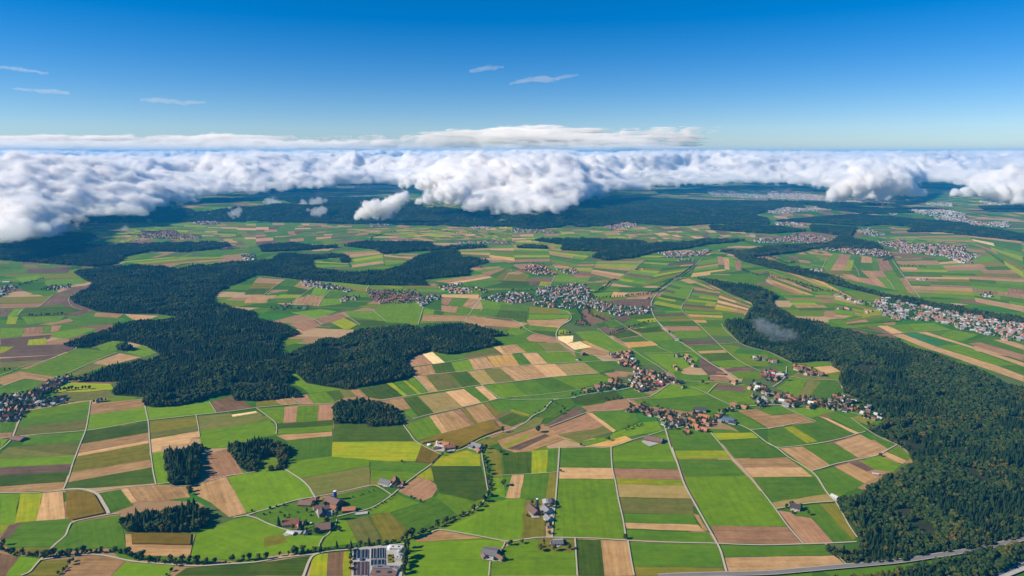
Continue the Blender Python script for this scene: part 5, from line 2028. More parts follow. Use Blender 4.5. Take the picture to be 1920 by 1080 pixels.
# tile | x,y | width | length | eaves | ridge | turn | wall | roof | kind | label
BUILD = """
b|374,545|20|27|4.5|4.5|84|wood|brown|barn|long brown roofed barn at the white lane fork of the farm hamlet
b|432,520|9|12|4|3|80|cream|terracotta|shed|small orange roofed shed behind the brown barn of the hamlet
b|585,540|24|34|6.5|7|55|wood|brown|barn|largest brown roofed barn standing beside the blue silo
b|470,578|12|20|5|3|118|cream|terracotta|house|orange roofed long house below the big barn of the hamlet
b|512,590|12|26|5|3.5|128|white|brown|house|brown roofed long house in the centre of the hamlet
b|497,625|13|20|6|6|20|wood|dark|house|dark tall roofed farmhouse in the hamlet yard
b|580,580|11|16|5|3.5|70|cream|orange|house|orange roofed house right of the hamlet yard
b|697,592|15|25|4.5|4|98|wood|orange|shed|bright orange roofed shed on its own meadow
b|265,697|20|30|6|6.5|98|cream|terracotta|house|red roofed farmhouse between two dark spruces
b|330,697|9|14|4|3.5|90|cream|brown|shed|small brown annex right of the red roofed farmhouse
b|318,728|8|12|4|3|20|white|orange|shed|small orange roofed hut in front of the red roofed farmhouse
b|505,733|20|27|6|7.5|100|wood|brown|house|brown hipped farmhouse at the lower lane of the hamlet
b|565,715|10|13|4|3|85|grey|dark|shed|dark roofed shed right of the lower hamlet farmhouse
b|375,768|7|9|3.5|2.5|10|white|grey|hut|little white hut at the hamlet meadow edge
b|262,765|9|15|3|2|70|grey|pale|shed|pale sheds on the gravel yard left of the hamlet
b|1400,100|14|34|5|4|70|wood|orange|barn|orange roofed barn of the white tank farm
b|1450,125|16|26|5|5|110|wood|terracotta|house|red roofed farmhouse under the maize field
b|1380,115|9|24|4|2.5|70|white|pale|shed|white roofed lean shed beside the white tank farm barn
b|1350,130|8|14|3.5|2.5|110|cream|terracotta|shed|small tiled shed on the yard edge of the white tank farm
b|1655,115|14|28|5|5|55|grey|grey|barn|grey roofed barn at the head of the creek lane
b|1672,150|10|16|4.5|3.5|20|cream|terracotta|house|tiled house below the grey barn at the creek lane
b|1612,118|10|14|4|3|60|grey|grey|shed|grey shed left of the grey barn at the creek lane
b|975,390|18|28|5|5|62|grey|grey|barn|grey roofed barn of the farm on the curved lane
b|1048,390|16|20|6|8|10|wood|terracotta|barn|dark red steep roofed barn behind a yellow tree
b|1085,395|10|14|4|3.5|70|cream|terracotta|house|orange roofed house at the curved lane
b|1010,400|8|20|4|2.5|20|white|pale|shed|pale gable shed between grey barn and dark red barn
c|160,600|17|32|5|5.5|28|wood|brown|barn|long brown roofed barn at the farm with the tower silo
c|258,600|17|22|5.5|5|25|grey|grey|barn|grey roofed barn in the middle of the roadside farm
c|298,540|14|17|5|3|5|grey|dark|shed|dark roofed shed by the straight white track
c|255,538|13|17|4.5|1.6|5|white|pale|shed|white roofed shed by the straight white track
c|270,662|12|16|5|4.5|30|white|grey|house|grey roofed farmhouse below the roadside barns
c|278,715|9|10|4|3|5|white|brown|house|small white house lowest on the farm road
c|335,843|12|22|4.5|4|95|white|grey|house|pale grey roofed house on the walled plot
c|345,822|7|17|3|1.2|95|white|pale|shed|long white lean shed behind the walled plot house
b|1755,915|22|26|4.5|4|75|grey|grey|barn|big square grey roofed barn on the meadow
b|1710,938|8|14|3.5|2.5|20|cream|brown|shed|brown shed left of the square roofed barn
b|1830,955|10|15|4|3|50|cream|brown|house|brown house right of the square roofed barn
b|1800,890|7|22|3.5|2|70|wood|brown|shed|low brown shed behind the square roofed barn
g|1065,905|26|44|5|4.5|62|wood|brown|barn|long striped roof barn on a pale yard below the village
a|140,57|22|34|3.5|3.5|75|wood|brown|barn|low dark red shed on the left field corner
d|205,578|15|18|5.5|6|60|cream|dark|house|lone cream farmhouse with a dark roof among trees
d|500,497|9|14|4.5|2.5|30|white|pale|hut|white building at the forest corner on the field road
d|805,320|4|12|2.5|1|70|white|pale|shed|long white shed at the forest notch
h|25,395|20|36|5|3|80|wood|maroon|shed|upper maroon roofed shed of the red sheds
h|-5,425|22|38|5|3|60|wood|maroon|shed|lower maroon roofed shed of the red sheds
h|75,415|22|34|5|2|70|grey|pale|shed|pale roofed hall right of the maroon sheds
g|532,262|14|18|7|6|20|wood|brown|barn|tall brown barn on the lane below the cream stubble
g|495,300|9|12|4.5|3.5|40|white|dark|house|small dark roofed house below the tall brown barn
g|1565,407|13|26|4|3|75|wood|terracotta|barn|tiled barn on the point of the violet field
g|1240,155|12|16|5|4|50|cream|grey|house|grey roofed farmhouse beside the long straight lane
g|1115,488|10|26|4|3.5|28|wood|maroon|barn|maroon roofed barn at the village crossroads
g|1620,755|26|30|4|2|60|grey|blue|barn|dark blue roofed hall on the village corner
g|1655,775|20|18|4|1.5|60|grey|dark|shed|dark solar roofed shed on the village corner
g|1410,682|20|32|6|3|72|grey|dark|hall|dark flat roofed hall in the upper village street
i|50,400|12|40|5|2|85|white|pale|shed|long white shed at the far left lane
"""
for ln in BUILD.strip().splitlines():
    t_, q, w_, l_, hw_, hr_, dg, wl, rf, kd, lab = ln.split('|')
    x, y = at(t_, *pts(q)[0])
    building({'house': 'farmhouse'}.get(kd, kd), x, y, float(w_), float(l_), float(hw_), float(hr_), float(dg), wl, rf, lab, kd, None,
             windows=y < 2300, chimney=kd == 'house')

x, y = at('b', 595, 508)
r = cylinder('silo', x, y, 3.6, 19, M_BLUE, 'tall blue silo with a white top beside the biggest hamlet barn', 'silo', 0.15, None, M_WHITE)
x, y = at('c', 190, 572)
cylinder('silo', x, y, 2.6, 20, M_DKTOWER, 'dark tower silo with a pale cap behind the long brown barn', 'silo', 0.4, None, M_WHITE)
x, y = at('b', 1360, 108)
cylinder('silo', x, y, 2.2, 13, M_WHITE, 'slim white silo on the barn of the white tank farm', 'silo', 0.5)
x, y = at('b', 1298, 100)
cylinder('tank', x, y, 5.0, 2.6, M_WHITE, 'low round white tank beside the maize corner', 'tank', 0.18)
for (bx, by, lab) in ((415, 690, 'small white round tent hut by the right spruce of the hamlet'), (625, 738, 'white round tarpaulin by the hamlet lane')):
    x, y = at('b', bx, by)
    cylinder('tent', x, y, 2.4, 1.4, M_WHITE, lab, 'tent', 0.7)
x, y = at('b', 790, 615)
r = root('loading_slab', (x, y, 0.9), R(14))
V = [(sx * 12, sy * 5, z) for z in (0, 1.2) for sx, sy in ((-1, -1), (1, -1), (1, 1), (-1, 1))]
mesh_obj('slab', V, [(0, 1, 5, 4), (1, 2, 6, 5), (2, 3, 7, 6), (3, 0, 4, 7), (4, 5, 6, 7)], M_CONC, r)
for sx in (-1, 1):
    V = [(sx * 12.3 + dx * .25, dy * 5, z) for z in (0, 1.8) for dx, dy in ((-1, -1), (1, -1), (1, 1), (-1, 1))]
    mesh_obj('kerb', V, [(0, 1, 5, 4), (1, 2, 6, 5), (2, 3, 7, 6), (3, 0, 4, 7), (4, 5, 6, 7)], M_CONC, r)
tag(r, 'pale concrete silage slab right of the bright orange shed', 'slab')
# tarmac and gravel yards of the farms
YARDS = [('g', '968,915 1070,875 1140,905 1180,908 1180,916 1140,918 1030,952'), ('c', '245,515 320,512 318,600 300,650 245,640 235,560'), ('c', '115,590 140,575 210,645 150,648'),
         ('c', '285,820 370,815 385,850 340,870 290,860'), ('b', '1320,120 1380,80 1500,130 1480,152 1400,150 1340,145'), ('b', '440,590 560,555 600,600 560,640 470,650'),
         ('b', '200,770 260,740 350,745 330,770 220,785'), ('b', '1690,945 1730,900 1810,890 1850,970 1800,975 1700,958'), ('b', '1590,125 1640,90 1695,125 1690,165 1640,140'),
         ('b', '940,400 960,370 1100,385 1110,400 1060,415 960,415'), ('d', '165,590 200,560 250,590 200,605'), ('g', '1800,590 1890,570 1920,600 1840,612'), ('d', '480,490 515,490 520,520 495,525')]
for k, (t_, q) in enumerate(YARDS):
    G = [at(t_, x, y) for x, y in pts(q)]
    o = mesh_obj('pavement', [(x, y, 1.45 - 0.01 * k) for x, y in G], [list(range(len(G)))[:: (1 if sum(G[i - 1][0] * G[i][1] - G[i][0] * G[i - 1][1] for i in range(len(G))) > 0 else -1)]], M_CONC)
    tag(o, 'pale farm yard paving ' + side_word(G)[0], None, None, 'structure')

# ------------------------------------------------------------------ treatment works with settling basins
G = [at('b', x, y) for x, y in pts('722,872 990,850 1112,858 1095,1095 724,1095')]
o = mesh_obj('pavement', [(x, y, 1.5) for x, y in G][::-1], [list(range(5))], M_CONC)
o.data.update()
tag(o, 'pale concrete apron of the treatment works', kind='structure')


def basin(q, water, label, group, lanes=1):
    P = [Vector((*at('b', x, y), 0)) for x, y in pts(q)]
    c = sum(P, Vector()) / 4
    r = root('settling_basin', (c.x, c.y, 1.5))
    V, F = [], []
    O = [(p - c) for p in P]
    I = [o_ * 0.94 for o_ in O]
    for z, ring in ((0, O), (1.6, O), (1.6, I), (0.25, I)):
        V += [(p.x, p.y, z) for p in ring]
    for k in range(3):
        for i in range(4):
            j = (i + 1) % 4
            F.append((k * 4 + i, k * 4 + j, k * 4 + 4 + j, k * 4 + 4 + i))
    mesh_obj('rim', V, F, M_CONC, r)
    mesh_obj('water', [(p.x, p.y, 1.0) for p in I], [(0, 1, 2, 3)], water, r)
    for k in range(1, lanes):
        f = k / lanes
        a, b = I[3].lerp(I[2], f), I[0].lerp(I[1], f)
        d = Vector((0.3, 0, 0))
        V = [((p + s * d).x, (p + s * d).y, z) for z in (0.3, 1.55) for p, s in ((a, -1), (a, 1), (b, 1), (b, -1))]
        mesh_obj('divider', V, [(0, 1, 5, 4), (1, 2, 6, 5), (2, 3, 7, 6), (3, 0, 4, 7), (4, 5, 6, 7)], M_CONC, r)
    tag(r, label, 'basin', group)


basin('732,893 786,890 784,960 730,962', M_WATER, 'upper left dark water basin of the treatment works', 'dark water basins', 2)
basin('795,890 842,887 840,957 793,960', M_WATER, 'second dark water basin in the back row of the treatment works', 'dark water basins', 2)
basin('864,884 902,881 900,962 862,964', M_WATER, 'third dark water basin in the back row of the treatment works', 'dark water basins', 2)
basin('909,879 966,876 968,960 907,963', M_WATER, 'right dark water basin with three lanes in the back row', 'dark water basins', 3)
basin('732,982 786,980 784,1090 730,1092', M_BROWNW, 'left brown water basin in the front row of the treatment works', 'brown water basins', 2)
basin('795,980 842,978 840,1090 793,1092', M_BROWNW, 'right brown water basin in the front row of the treatment works', 'brown water basins', 2)
basin('862,970 910,967 908,1008 860,1011', M_WATER, 'short blue grey basin in the middle of the treatment works', 'dark water basins', 2)
basin('915,967 968,964 968,1005 913,1008', M_WATER, 'short dark basin right of the blue grey one', 'dark water basins', 2)
for (q, w_, l_, h_, dg, wl, rfc, lab) in ((('1050', '882'), 9, 24, 5, 84, 'white', 'pale', 'pale blue roofed hall at the back corner of the treatment works'),
                                   (('975', '1030'), 8, 46, 4, 86, 'grey', 'grey', 'long low service building across the front of the works'),
                                   (('1072', '965'), 8, 12, 6, 80, 'white', 'pale', 'white control house on the right of the works'),
                                   (('960', '1066'), 18, 44, 3, 86, 'cream', 'brown', 'long brown covered hall on the bottom edge of the works'),
                                   (('788', '968'), 4, 6, 4, 5, 'white', 'blue', 'tiny teal pump hut between the basins'),
                                   (('1055', '1040'), 9, 10, 5, 60, 'white', 'grey', 'grey machine house at the lower right of the works')):
    x, y = at('b', float(q[0]), float(q[1]))
    flat_block('works_building', x, y, w_, l_, h_, dg, wl, lab, 'building', rfc)
for bx, by, rad, h_, lab in ((1008, 880, 5.0, 5, 'round white digester tank at the back of the works'), (1075, 905, 3.6, 4, 'upper round grey tank right of the lawn'),
                             (1072, 935, 4.2, 3, 'lower round grey tank right of the lawn')):
    x, y = at('b', bx, by)
    cylinder('tank', x, y, rad, h_, M_WHITE if h_ == 5 else M_METAL, lab, 'tank', 0.35)
G = [at('b', x, y) for x, y in pts('985,925 1035,922 1040,985 988,990')]
o = mesh_obj('lawn', [(x, y, 1.56) for x, y in G][::-1], [(0, 1, 2, 3)], MF['o'])
tag(o, 'small lawn inside the treatment works', kind='structure')
for bx, by in ((1000, 935), (1025, 950), (1005, 965), (1028, 978)):
    x, y = at('b', bx, by)
    tree(x, y, 'bush', 0.45, 'low bush on the lawn of the treatment works', 'bushes on the works lawn')


# ------------------------------------------------------------------ vehicles on the motorway
def vehicle(x, y, deg, L, W, Ht, mat, label, cat):
    r = root('parked_truck' if cat == 'truck' else 'car', (x, y, 3.3), R(deg))
    bm = bmesh.new()
    bmesh.ops.create_cube(bm, size=1, matrix=Matrix.Translation((0, 0, Ht * .42)) @ Matrix.Diagonal((L, W, Ht * .5, 1)))
    bmesh.ops.bevel(bm, geom=bm.edges[:], offset=0.15, segments=2, affect='EDGES')
    me = bpy.data.meshes.new('body')
    bm.to_mesh(me)
    bm.free()
    me.materials.append(mat)
    link('body', me, r)
    bm = bmesh.new()
    k = (0.0, 0.55) if cat == 'car' else (-0.08 * L, 0.8)
    bmesh.ops.create_cube(bm, size=1, matrix=Matrix.Translation((k[0], 0, Ht * .83)) @ Matrix.Diagonal((L * k[1], W * .92, Ht * .36, 1)))
    bmesh.ops.bevel(bm, geom=bm.edges[:], offset=0.2, segments=2, affect='EDGES')
    me = bpy.data.meshes.new('cabin')
    bm.to_mesh(me)
    bm.free()
    me.materials.append(M_GLASS if cat == 'car' else mat)
    link('cabin', me, r)
    for sx in (-.32, .32):
        for sy in (-1, 1):
            bm = bmesh.new()
            bmesh.ops.create_cone(bm, segments=12, radius1=.36, radius2=.36, depth=.25, cap_ends=True,
                                  matrix=Matrix.Translation((sx * L, sy * W * .47, .36)) @ Matrix.Rotation(R(90), 4, 'X'))
            me = bpy.data.meshes.new('wheel')
            bm.to_mesh(me)
            bm.free()
            me.materials.append(M_DARKASPH)
            link('wheel', me, r)
    tag(r, label, cat)


mdir = math.degrees(math.atan2(MW_P[4][1] - MW_P[3][1], MW_P[4][0] - MW_P[3][0]))
x, y = at('P', 1879.5, 1071.5, 4)
vehicle(x, y, mdir, 4.6, 1.9, 1.6, M_WHITE, 'white car driving on the motorway in the near right corner', 'car')
x, y = at('P', 1915.5, 1046, 4)
vehicle(x, y, mdir, 9, 2.6, 3.4, M_WHITE, 'white truck on the verge above the motorway', 'truck')

# ------------------------------------------------------------------ villages
# words for the place | roof mix | spacing | turn | tile | outline
VILLAGES = """
the crossroads village|ootbgdp|21|25|g|790,345 880,250 930,300 1000,370 1060,390 1150,400 1210,450 1190,475 1150,472 1070,515 960,540 890,490 890,430 930,400 890,345
the crossroads back lane|obgt|24|20|g|740,255 830,240 890,245 880,290 810,295 750,285
the crossroads roadside|ogd|24|30|g|1200,455 1250,462 1320,485 1290,505 1230,500
the tree lined orange row|oootb|20|70|g|515,520 600,512 720,470 745,430 800,430 820,480 870,485 860,505 720,520 560,545
the orange roofed village street|ooootbgd|20|70|g|870,600 950,620 1040,650 1110,660 1190,670 1200,690 1110,735 1040,725 960,695 880,685 835,690 900,660
the lower orange roofed village|otbgdg|20|40|g|1120,735 1200,700 1290,740 1260,800 1190,805 1150,800 1110,780
the middle orange roofed village|ooobd|22|60|g|1200,680 1300,690 1400,680 1470,690 1480,760 1500,790 1440,810 1440,845 1310,840 1270,800 1300,750 1230,715
the orange roofed village corner|oobg|22|60|g|1500,710 1580,690 1590,730 1540,780 1490,770
the open meadow farms|obg|30|30|g|1205,260 1340,265 1355,300 1410,345 1390,360 1330,335 1310,285 1220,280
the straight lane farms|obg|30|30|g|1180,310 1250,325 1250,385 1330,385 1320,400 1240,395 1210,340
the farmsteads right of the meadow|ogd|30|30|g|1640,455 1720,450 1740,490 1660,485
the upper meadow hamlet|otgdp|22|30|g|1750,485 1830,470 1920,500 1920,560 1850,550 1780,525
the meadow street|otg|24|60|g|1545,680 1640,640 1740,630 1750,660 1640,670 1570,695
the right end of the street|ogdp|22|60|h|-120,570 0,580 40,600 60,630 0,640 -100,650
the round meadow street|otgdpo|20|60|h|-80,505 0,520 80,545 160,560 230,590 290,565 360,600 430,600 360,660 300,670 240,640 130,655 60,620 0,560 -80,530
the forest edge housing|ottgdpp|17|55|h|440,610 500,590 500,550 560,550 640,590 720,635 790,680 860,725 830,760 780,745 700,712 560,680 440,660 400,640
the forest terrace rows|ottp|15|55|h|150,340 230,340 300,355 370,395 440,412 400,415 290,412 230,385 190,362
the white row on the meadow|opp|20|80|F|395,815 440,812 520,830 515,838 400,825
the red shed yard|otgp|22|60|h|-60,400 0,385 110,395 120,430 60,465 -20,455
the left edge suburb|gdptbogd|17|40|e|-60,590 60,570 230,540 330,490 430,430 540,420 550,440 480,470 360,540 260,610 190,650 170,720 130,745 -60,760
the left suburb arm|gdpd|17|20|e|190,640 330,600 470,575 495,600 470,625 330,640 210,670
the small field edge hamlet|gdp|20|20|e|690,605 830,588 840,602 700,622
"""
FARVILLAGES = """
gdptbogp|19|k|160,490 190,440 260,430 330,425 420,405 560,415 590,450 580,480 640,520 760,570 900,580 1040,585 1040,625 900,640 800,650 700,620 580,590 480,590 400,590 300,590 190,580 160,560 240,510 
gdpt|19|j|1680,510 1790,490 1900,470 2060,480 2110,510 2080,540 1920,550 1760,540
oottb|18|j|830,460 1000,455 1200,460 1240,490 1200,545 1060,555 900,555 860,520
gdpp|18|j|1200,525 1240,500 1380,490 1385,520 1320,530 1300,570 1240,575
gpt|18|j|335,390 400,380 480,400 600,420 720,455 700,470 560,450 470,435 360,420
gtb|24|j|630,510 780,500 780,520 640,545
gdp|24|j|100,585 230,560 270,550 260,580 420,575 400,600 280,600 120,610
pto|24|j|1360,430 1400,420 1530,400 1540,420 1440,450 1640,430 1760,460 1740,475 1460,480
ooot|18|k|80,300 140,265 240,270 300,310 340,335 200,345
otg|20|k|330,300 470,295 500,325 420,335
gdp|22|i|0,440 60,425 110,420 130,440 60,490 0,510
gdp|22|i|290,455 350,425 540,418 540,432 380,465
pgo|19|k|1080,175 1200,165 1350,170 1460,150 1500,160 1440,195 1300,205 1180,215 1140,190
pgp|24|k|1230,225 1360,220 1360,240 1240,240
pppo|19|l|490,495 560,485 600,510 700,540 790,560 820,520 900,515 1000,540 1120,570 1250,575 1340,600 1500,610 1640,640 1760,680 1980,720 1980,830 1780,830 1660,790 1420,740 1320,700 1100,680 960,680 860,640 820,590 720,570 600,530
pog|22|l|500,595 600,588 650,608 560,612
pog|22|l|730,615 800,610 800,630 740,630
ppot|20|l|60,75 200,30 330,40 490,70 490,100 300,100 150,95
ppot|20|l|340,145 520,125 700,130 900,160 940,200 840,200 680,190 500,160
ppot|20|l|830,85 960,95 1000,70 1060,110 1300,115 1480,130 1480,170 1600,200 1530,220 1530,260 1440,250 1330,200 1000,170 960,140 850,110
ppg|24|l|320,295 410,295 420,315 340,320
ppg|26|l|1580,480 1680,475 1690,505 1600,505
ppg|26|l|1100,365 1210,370 1210,385 1110,380
ppg|26|l|460,350 560,350 560,370 480,370
ooot|20|i|1020,45 1150,30 1200,10 1330,15 1330,35 1520,50 1500,72 1250,72 1080,65
gbt|22|i|1540,130 1720,122 1820,140 1660,155
gpp|22|i|1800,195 1900,185 1920,200 1920,230 1840,230
ooot|22|j|1500,90 1600,95 1720,85 1950,90 1940,105 1700,105 1540,105
oog|24|q|1600,405 1720,405 1760,435 1640,440
bgp|24|q|850,400 980,385 1030,410 880,420
otg|24|p|1440,390 1600,375 1680,380 1640,400 1500,402
otp|26|r|0,435 130,430 340,455 330,470 0,460
otp|24|r|690,420 840,385 960,405 900,425 760,432
tpo|24|r|1240,375 1380,380 1420,395 1300,412 1250,410
pppp|24|r|1800,520 1900,505 2000,510 2000,540 1840,540
ppp|32|r|1450,165 1560,150 1720,175 1920,190 1920,222 1760,215 1500,190
pppo|32|s|0,170 80,150 200,165 340,180 500,215 700,225 960,250 960,265 700,250 480,235 200,225 0,215
ppp|32|s|1030,225 1140,210 1180,230 1060,240
pppo|30|s|1040,320 1100,285 1250,290 1480,330 1500,370 1650,390 1800,380 1820,420 1700,425 1640,405 1450,400 1280,375 1240,345
pppo|30|s|0,290 120,270 200,290 440,290 480,310 200,330 80,340 0,330
pppo|28|s|50,390 150,385 290,400 280,412 80,410
ppp|30|s|900,330 960,315 970,335 900,342
ppp|34|s|1180,250 1380,255 1380,280 1200,275
pppp|34|s|1580,230 1700,240 1920,250 1920,270 1700,265 1600,250
ppp|30|s|680,440 760,430 800,460 900,480 800,495 700,470
ppp|34|q|600,130 800,115 1060,130 1060,140 620,145
ppp|30|q|1300,130 1450,90 1480,140 1320,160
"""
RC = {'o': 'orange', 't': 'terracotta', 'b': 'brown', 'g': 'grey', 'd': 'dark', 'p': 'pale'}
LINES = []          # segments of lanes, to keep houses off them
cand = []
for vi, ln in enumerate(VILLAGES.strip().splitlines()):
    nm, mix, sp, turn, t_, rest = ln.split('|')
    P = [at(t_, x, y, 3) for x, y in pts(rest)]
    X, Y = scatter_in(P, float(sp), 0.30)
    for x, y in zip(X, Y):
        if random.random() < 0.86:
            cand.append((math.hypot(x, y), x, y, vi, nm, random.choice(mix), float(turn) + random.choice([0, 0, 90]) + random.uniform(-8, 8)))
cand.sort()
NEAR_HOUSES, REST = cand[:285], cand[285:]
print('houses', len(cand))

SIZES = [(8.6, 11, 4.2, 3.9), (7.8, 9.6, 4.0, 3.5), (9.6, 14, 4.4, 4.5), (11.4, 18, 4.8, 5.8), (6.6, 8, 3.5, 3.0)]
SIZE_WORD = ['house', 'small house', 'long house', 'big farmhouse', 'tiny house']
HM = {}
for i, (w_, l_, hw_, hr_) in enumerate(SIZES):
    wv, wf, rv, rf = gable(w_, l_, hw_, hr_, 0.7)
    for nm, v, f, mm in (('wall', wv, wf, MW['white']), ('roof', rv, rf, MR['orange'])):
        me = bpy.data.meshes.new(nm)
        me.from_pydata(v, [], f)
        me.materials.append(mm)
        HM[nm, i] = me
    z0 = hw_ + hr_ * .5
    b = [(w_ * .2 + sx * .45, l_ * .2 + sy * .45, z) for z in (z0, hw_ + hr_ + 1.0) for sx, sy in ((-1, -1), (1, -1), (1, 1), (-1, 1))]
    me = bpy.data.meshes.new('chimney')
    me.from_pydata(b, [], [(0, 1, 5, 4), (1, 2, 6, 5), (2, 3, 7, 6), (3, 0, 4, 7), (4, 5, 6, 7)])
    me.materials.append(MR['terracotta'])
    HM['chimney', i] = me
hs = []
for d, x, y, vi, nm, rc, turn in NEAR_HOUSES:
    i = random.choices(range(5), [5, 4, 3, 2.0 if rc in 'otb' else 0.4, 2])[0]
    wall = random.choice(['white', 'white', 'white', 'cream', 'cream', 'wood' if rc in 'otb' else 'grey'])
    r = root('house', (x, y, 0.5), R(turn))
    a = link('wall', HM['wall', i], r)
    a.material_slots[0].link = 'OBJECT'
    a.material_slots[0].material = MW[wall]
    b = link('roof', HM['roof', i], r)
    b.material_slots[0].link = 'OBJECT'
    b.material_slots[0].material = MR[RC[rc]]
    if y < 2100:
        link('chimney', HM['chimney', i], b)
    r['category'] = 'house'
    hs.append((r, x, y, nm, f'{wall} {SIZE_WORD[i]}, {RC[rc]} roof'))
groups = {}
for r, x, y, nm, look in hs:
    groups.setdefault((nm, look), []).append((r, x, y))
for (nm, look), lst in groups.items():
    lst.sort(key=lambda q: q[1] / q[2])
    n = len(lst)
    for k, (r, x, y) in enumerate(lst):
        if n == 1:
            r['label'] = f'{look} in {nm}'
        elif n == 2:
            r['label'] = f'{look} in {nm}, {"left" if k == 0 else "right"} one of two'
        elif k == 0 or k == n - 1:
            r['label'] = f'{look}, {"leftmost" if k == 0 else "rightmost"} one in {nm}'
        elif n == 3:
            r['label'] = f'{look}, middle of three in {nm}'
        else:
            r['label'] = f'{look} among its like in {nm}'
        r['group'] = f'{look}, {nm}'

# the farther houses, past the nearest ones, as one mass
P, idx, rot, sca = [], [], [], []
IDX = {'o': [0], 't': [1, 6], 'b': [2], 'g': [3], 'd': [4], 'p': [5, 3, 3, 0]}
for d, x, y, vi, nm, rc, turn in REST:
    P.append((x, y, .5))
    idx.append(random.choice(IDX[rc]))
    rot.append(R(turn))
    sca.append(random.uniform(.85, 1.15))
gard = []
for ln in FARVILLAGES.strip().splitlines():
    mix, sp, t_, rest = ln.split('|')
    Pg = [at(t_, x, y, 3) for x, y in pts(rest)]
    X, Y = scatter_in(Pg, float(sp), 0.36)
    tn = random.uniform(0, 90)
    dens = 0.52
    for x, y in zip(X, Y):
        if random.random() < dens:
            P.append((x, y, .5 + float(hill_h(x, y)) if y > 6300 else .5))
            c_ = random.choice(mix)
            idx.append(7 if (y > 6500 and random.random() < .12) else random.choice(IDX[c_]))
            rot.append(R(tn + random.choice([0, 90]) + random.uniform(-12, 12)))
            sca.append(random.uniform(.72, 1.05) * (1 if y < 6500 else 1.15))
        elif random.random() < .97:
            gard.append((x, y))
o = instancer('village_houses', P, idx, rot, sca, HOUSES)
tag(o, 'dense far villages of pale and orange roofed houses on the plain', 'houses', 'far villages', 'stuff')
print('far houses', len(P))
# garden trees between the houses
P, idx = [], []
for d, x, y, vi, nm, rc, turn in cand:
    for k in range(random.choice([2, 2, 3, 4])):
        a = random.uniform(0, 6.28)
        q = random.uniform(8, 14)
        P.append((x + math.cos(a) * q, y + math.sin(a) * q, .2))
        idx.append(random.choice([4, 5, 6, 7, 8, 10, 4, 5, 1]))
for x, y in gard:
    P.append((x, y, .2))
    idx.append(random.choice([4, 5, 6, 7, 1]))
n = len(P)
o = instancer('garden_trees', P, idx, RNG.uniform(0, 6.28, n), RNG.uniform(.36, .80, n), TREES)
tag(o, 'small dark garden trees between the village houses', 'trees', None, 'stuff')


# ------------------------------------------------------------------ clouds
def surface_nets(D):
    """closed surface of D > 0 on a grid; returns vertices in grid units and quads"""
    nx, ny, nz = D.shape
    B = D > 0
    c = [(0, 0, 0), (1, 0, 0), (0, 1, 0), (1, 1, 0), (0, 0, 1), (1, 0, 1), (0, 1, 1), (1, 1, 1)]
    sl_ = lambda A, o: A[o[0]:nx - 1 + o[0], o[1]:ny - 1 + o[1], o[2]:nz - 1 + o[2]]
    cnt = sum(sl_(B, o).astype(np.int8) for o in c)
    act = (cnt > 0) & (cnt < 8)
    ids = np.argwhere(act)
    n = len(ids)
    index = np.full(act.shape, -1, np.int32)
    index[act] = np.arange(n)
    corner = np.stack([D[ids[:, 0] + o[0], ids[:, 1] + o[1], ids[:, 2] + o[2]] for o in c], 1)
    acc = np.zeros((n, 3))
    k = np.zeros(n)
    for a in range(8):
        for b in range(a + 1, 8):
            da = np.array(c[b]) - np.array(c[a])
            if np.abs(da).sum() != 1:
                continue
            va, vb = corner[:, a], corner[:, b]
            m = (va > 0) != (vb > 0)
            t = np.where(m, va / np.where(m, va - vb, 1), 0)
            p = np.array(c[a])[None] + t[:, None] * da[None]
            acc += np.where(m[:, None], p, 0)
            k += m
    V = ids + acc / k[:, None]
    Fs = []
    for ax in range(3):
        o = [0, 0, 0]
        o[ax] = 1
        a0 = B[:nx - o[0], :ny - o[1], :nz - o[2]]
        a1 = B[o[0]:, o[1]:, o[2]:]
        e = np.argwhere(a0 != a1)
        u, v = (ax + 1) % 3, (ax + 2) % 3
        ok = (e[:, u] > 0) & (e[:, v] > 0) & (e[:, u] < D.shape[u] - 1) & (e[:, v] < D.shape[v] - 1)
        e = e[ok]
        q = []
        for du, dv in ((-1, -1), (0, -1), (0, 0), (-1, 0)):
            p = e.copy()
            p[:, u] += du
            p[:, v] += dv
            q.append(index[p[:, 0], p[:, 1], p[:, 2]])
        q = np.stack(q, 1)
        flip = ~B[e[:, 0], e[:, 1], e[:, 2]]
        q[flip] = q[flip][:, ::-1]
        Fs.append(q)
    F = np.concatenate(Fs)
    return V, F[(F >= 0).all(1)]


def cloud_mat(name, density, col=(0.99, 0.99, 0.99), g=0.25):
    m = bpy.data.materials.new(name)
    m.use_nodes = True
    t = m.node_tree
    t.nodes.clear()
    o = t.nodes.new('ShaderNodeOutputMaterial')
    v = t.nodes.new('ShaderNodeVolumePrincipled')
    v.inputs['Color'].default_value = (*col, 1)
    v.inputs['Density'].default_value = density
    v.inputs['Anisotropy'].default_value = g
    t.links.new(v.outputs[0], o.inputs['Volume'])
    m.cycles.homogeneous_volume = True
    return m


M_CLOUD = cloud_mat('cloud_vapour', 0.03, (0.997, 0.983, 0.966), 0.0)
M_FARCLOUD = cloud_mat('far_cloud_vapour', 0.0022, (0.999, 0.985, 0.960), 0.0)  # cream of light passing through the far air, put into the vapour colour
M_THIN = cloud_mat('thin_vapour', 0.0055)
M_FARVEIL = cloud_mat('far_veil_vapour', 0.0006, (0.999, 0.985, 0.960), 0.0)  # same warm light of the far air put into the veil's colour
M_WISP = cloud_mat('wisp_vapour', 0.0016)
M_FRINGE = cloud_mat('cloud_fringe_vapour', 0.0055, (0.998, 0.985, 0.970), 0.0)
M_CIRRUS = cloud_mat('ice_cloud_vapour', 0.0011)

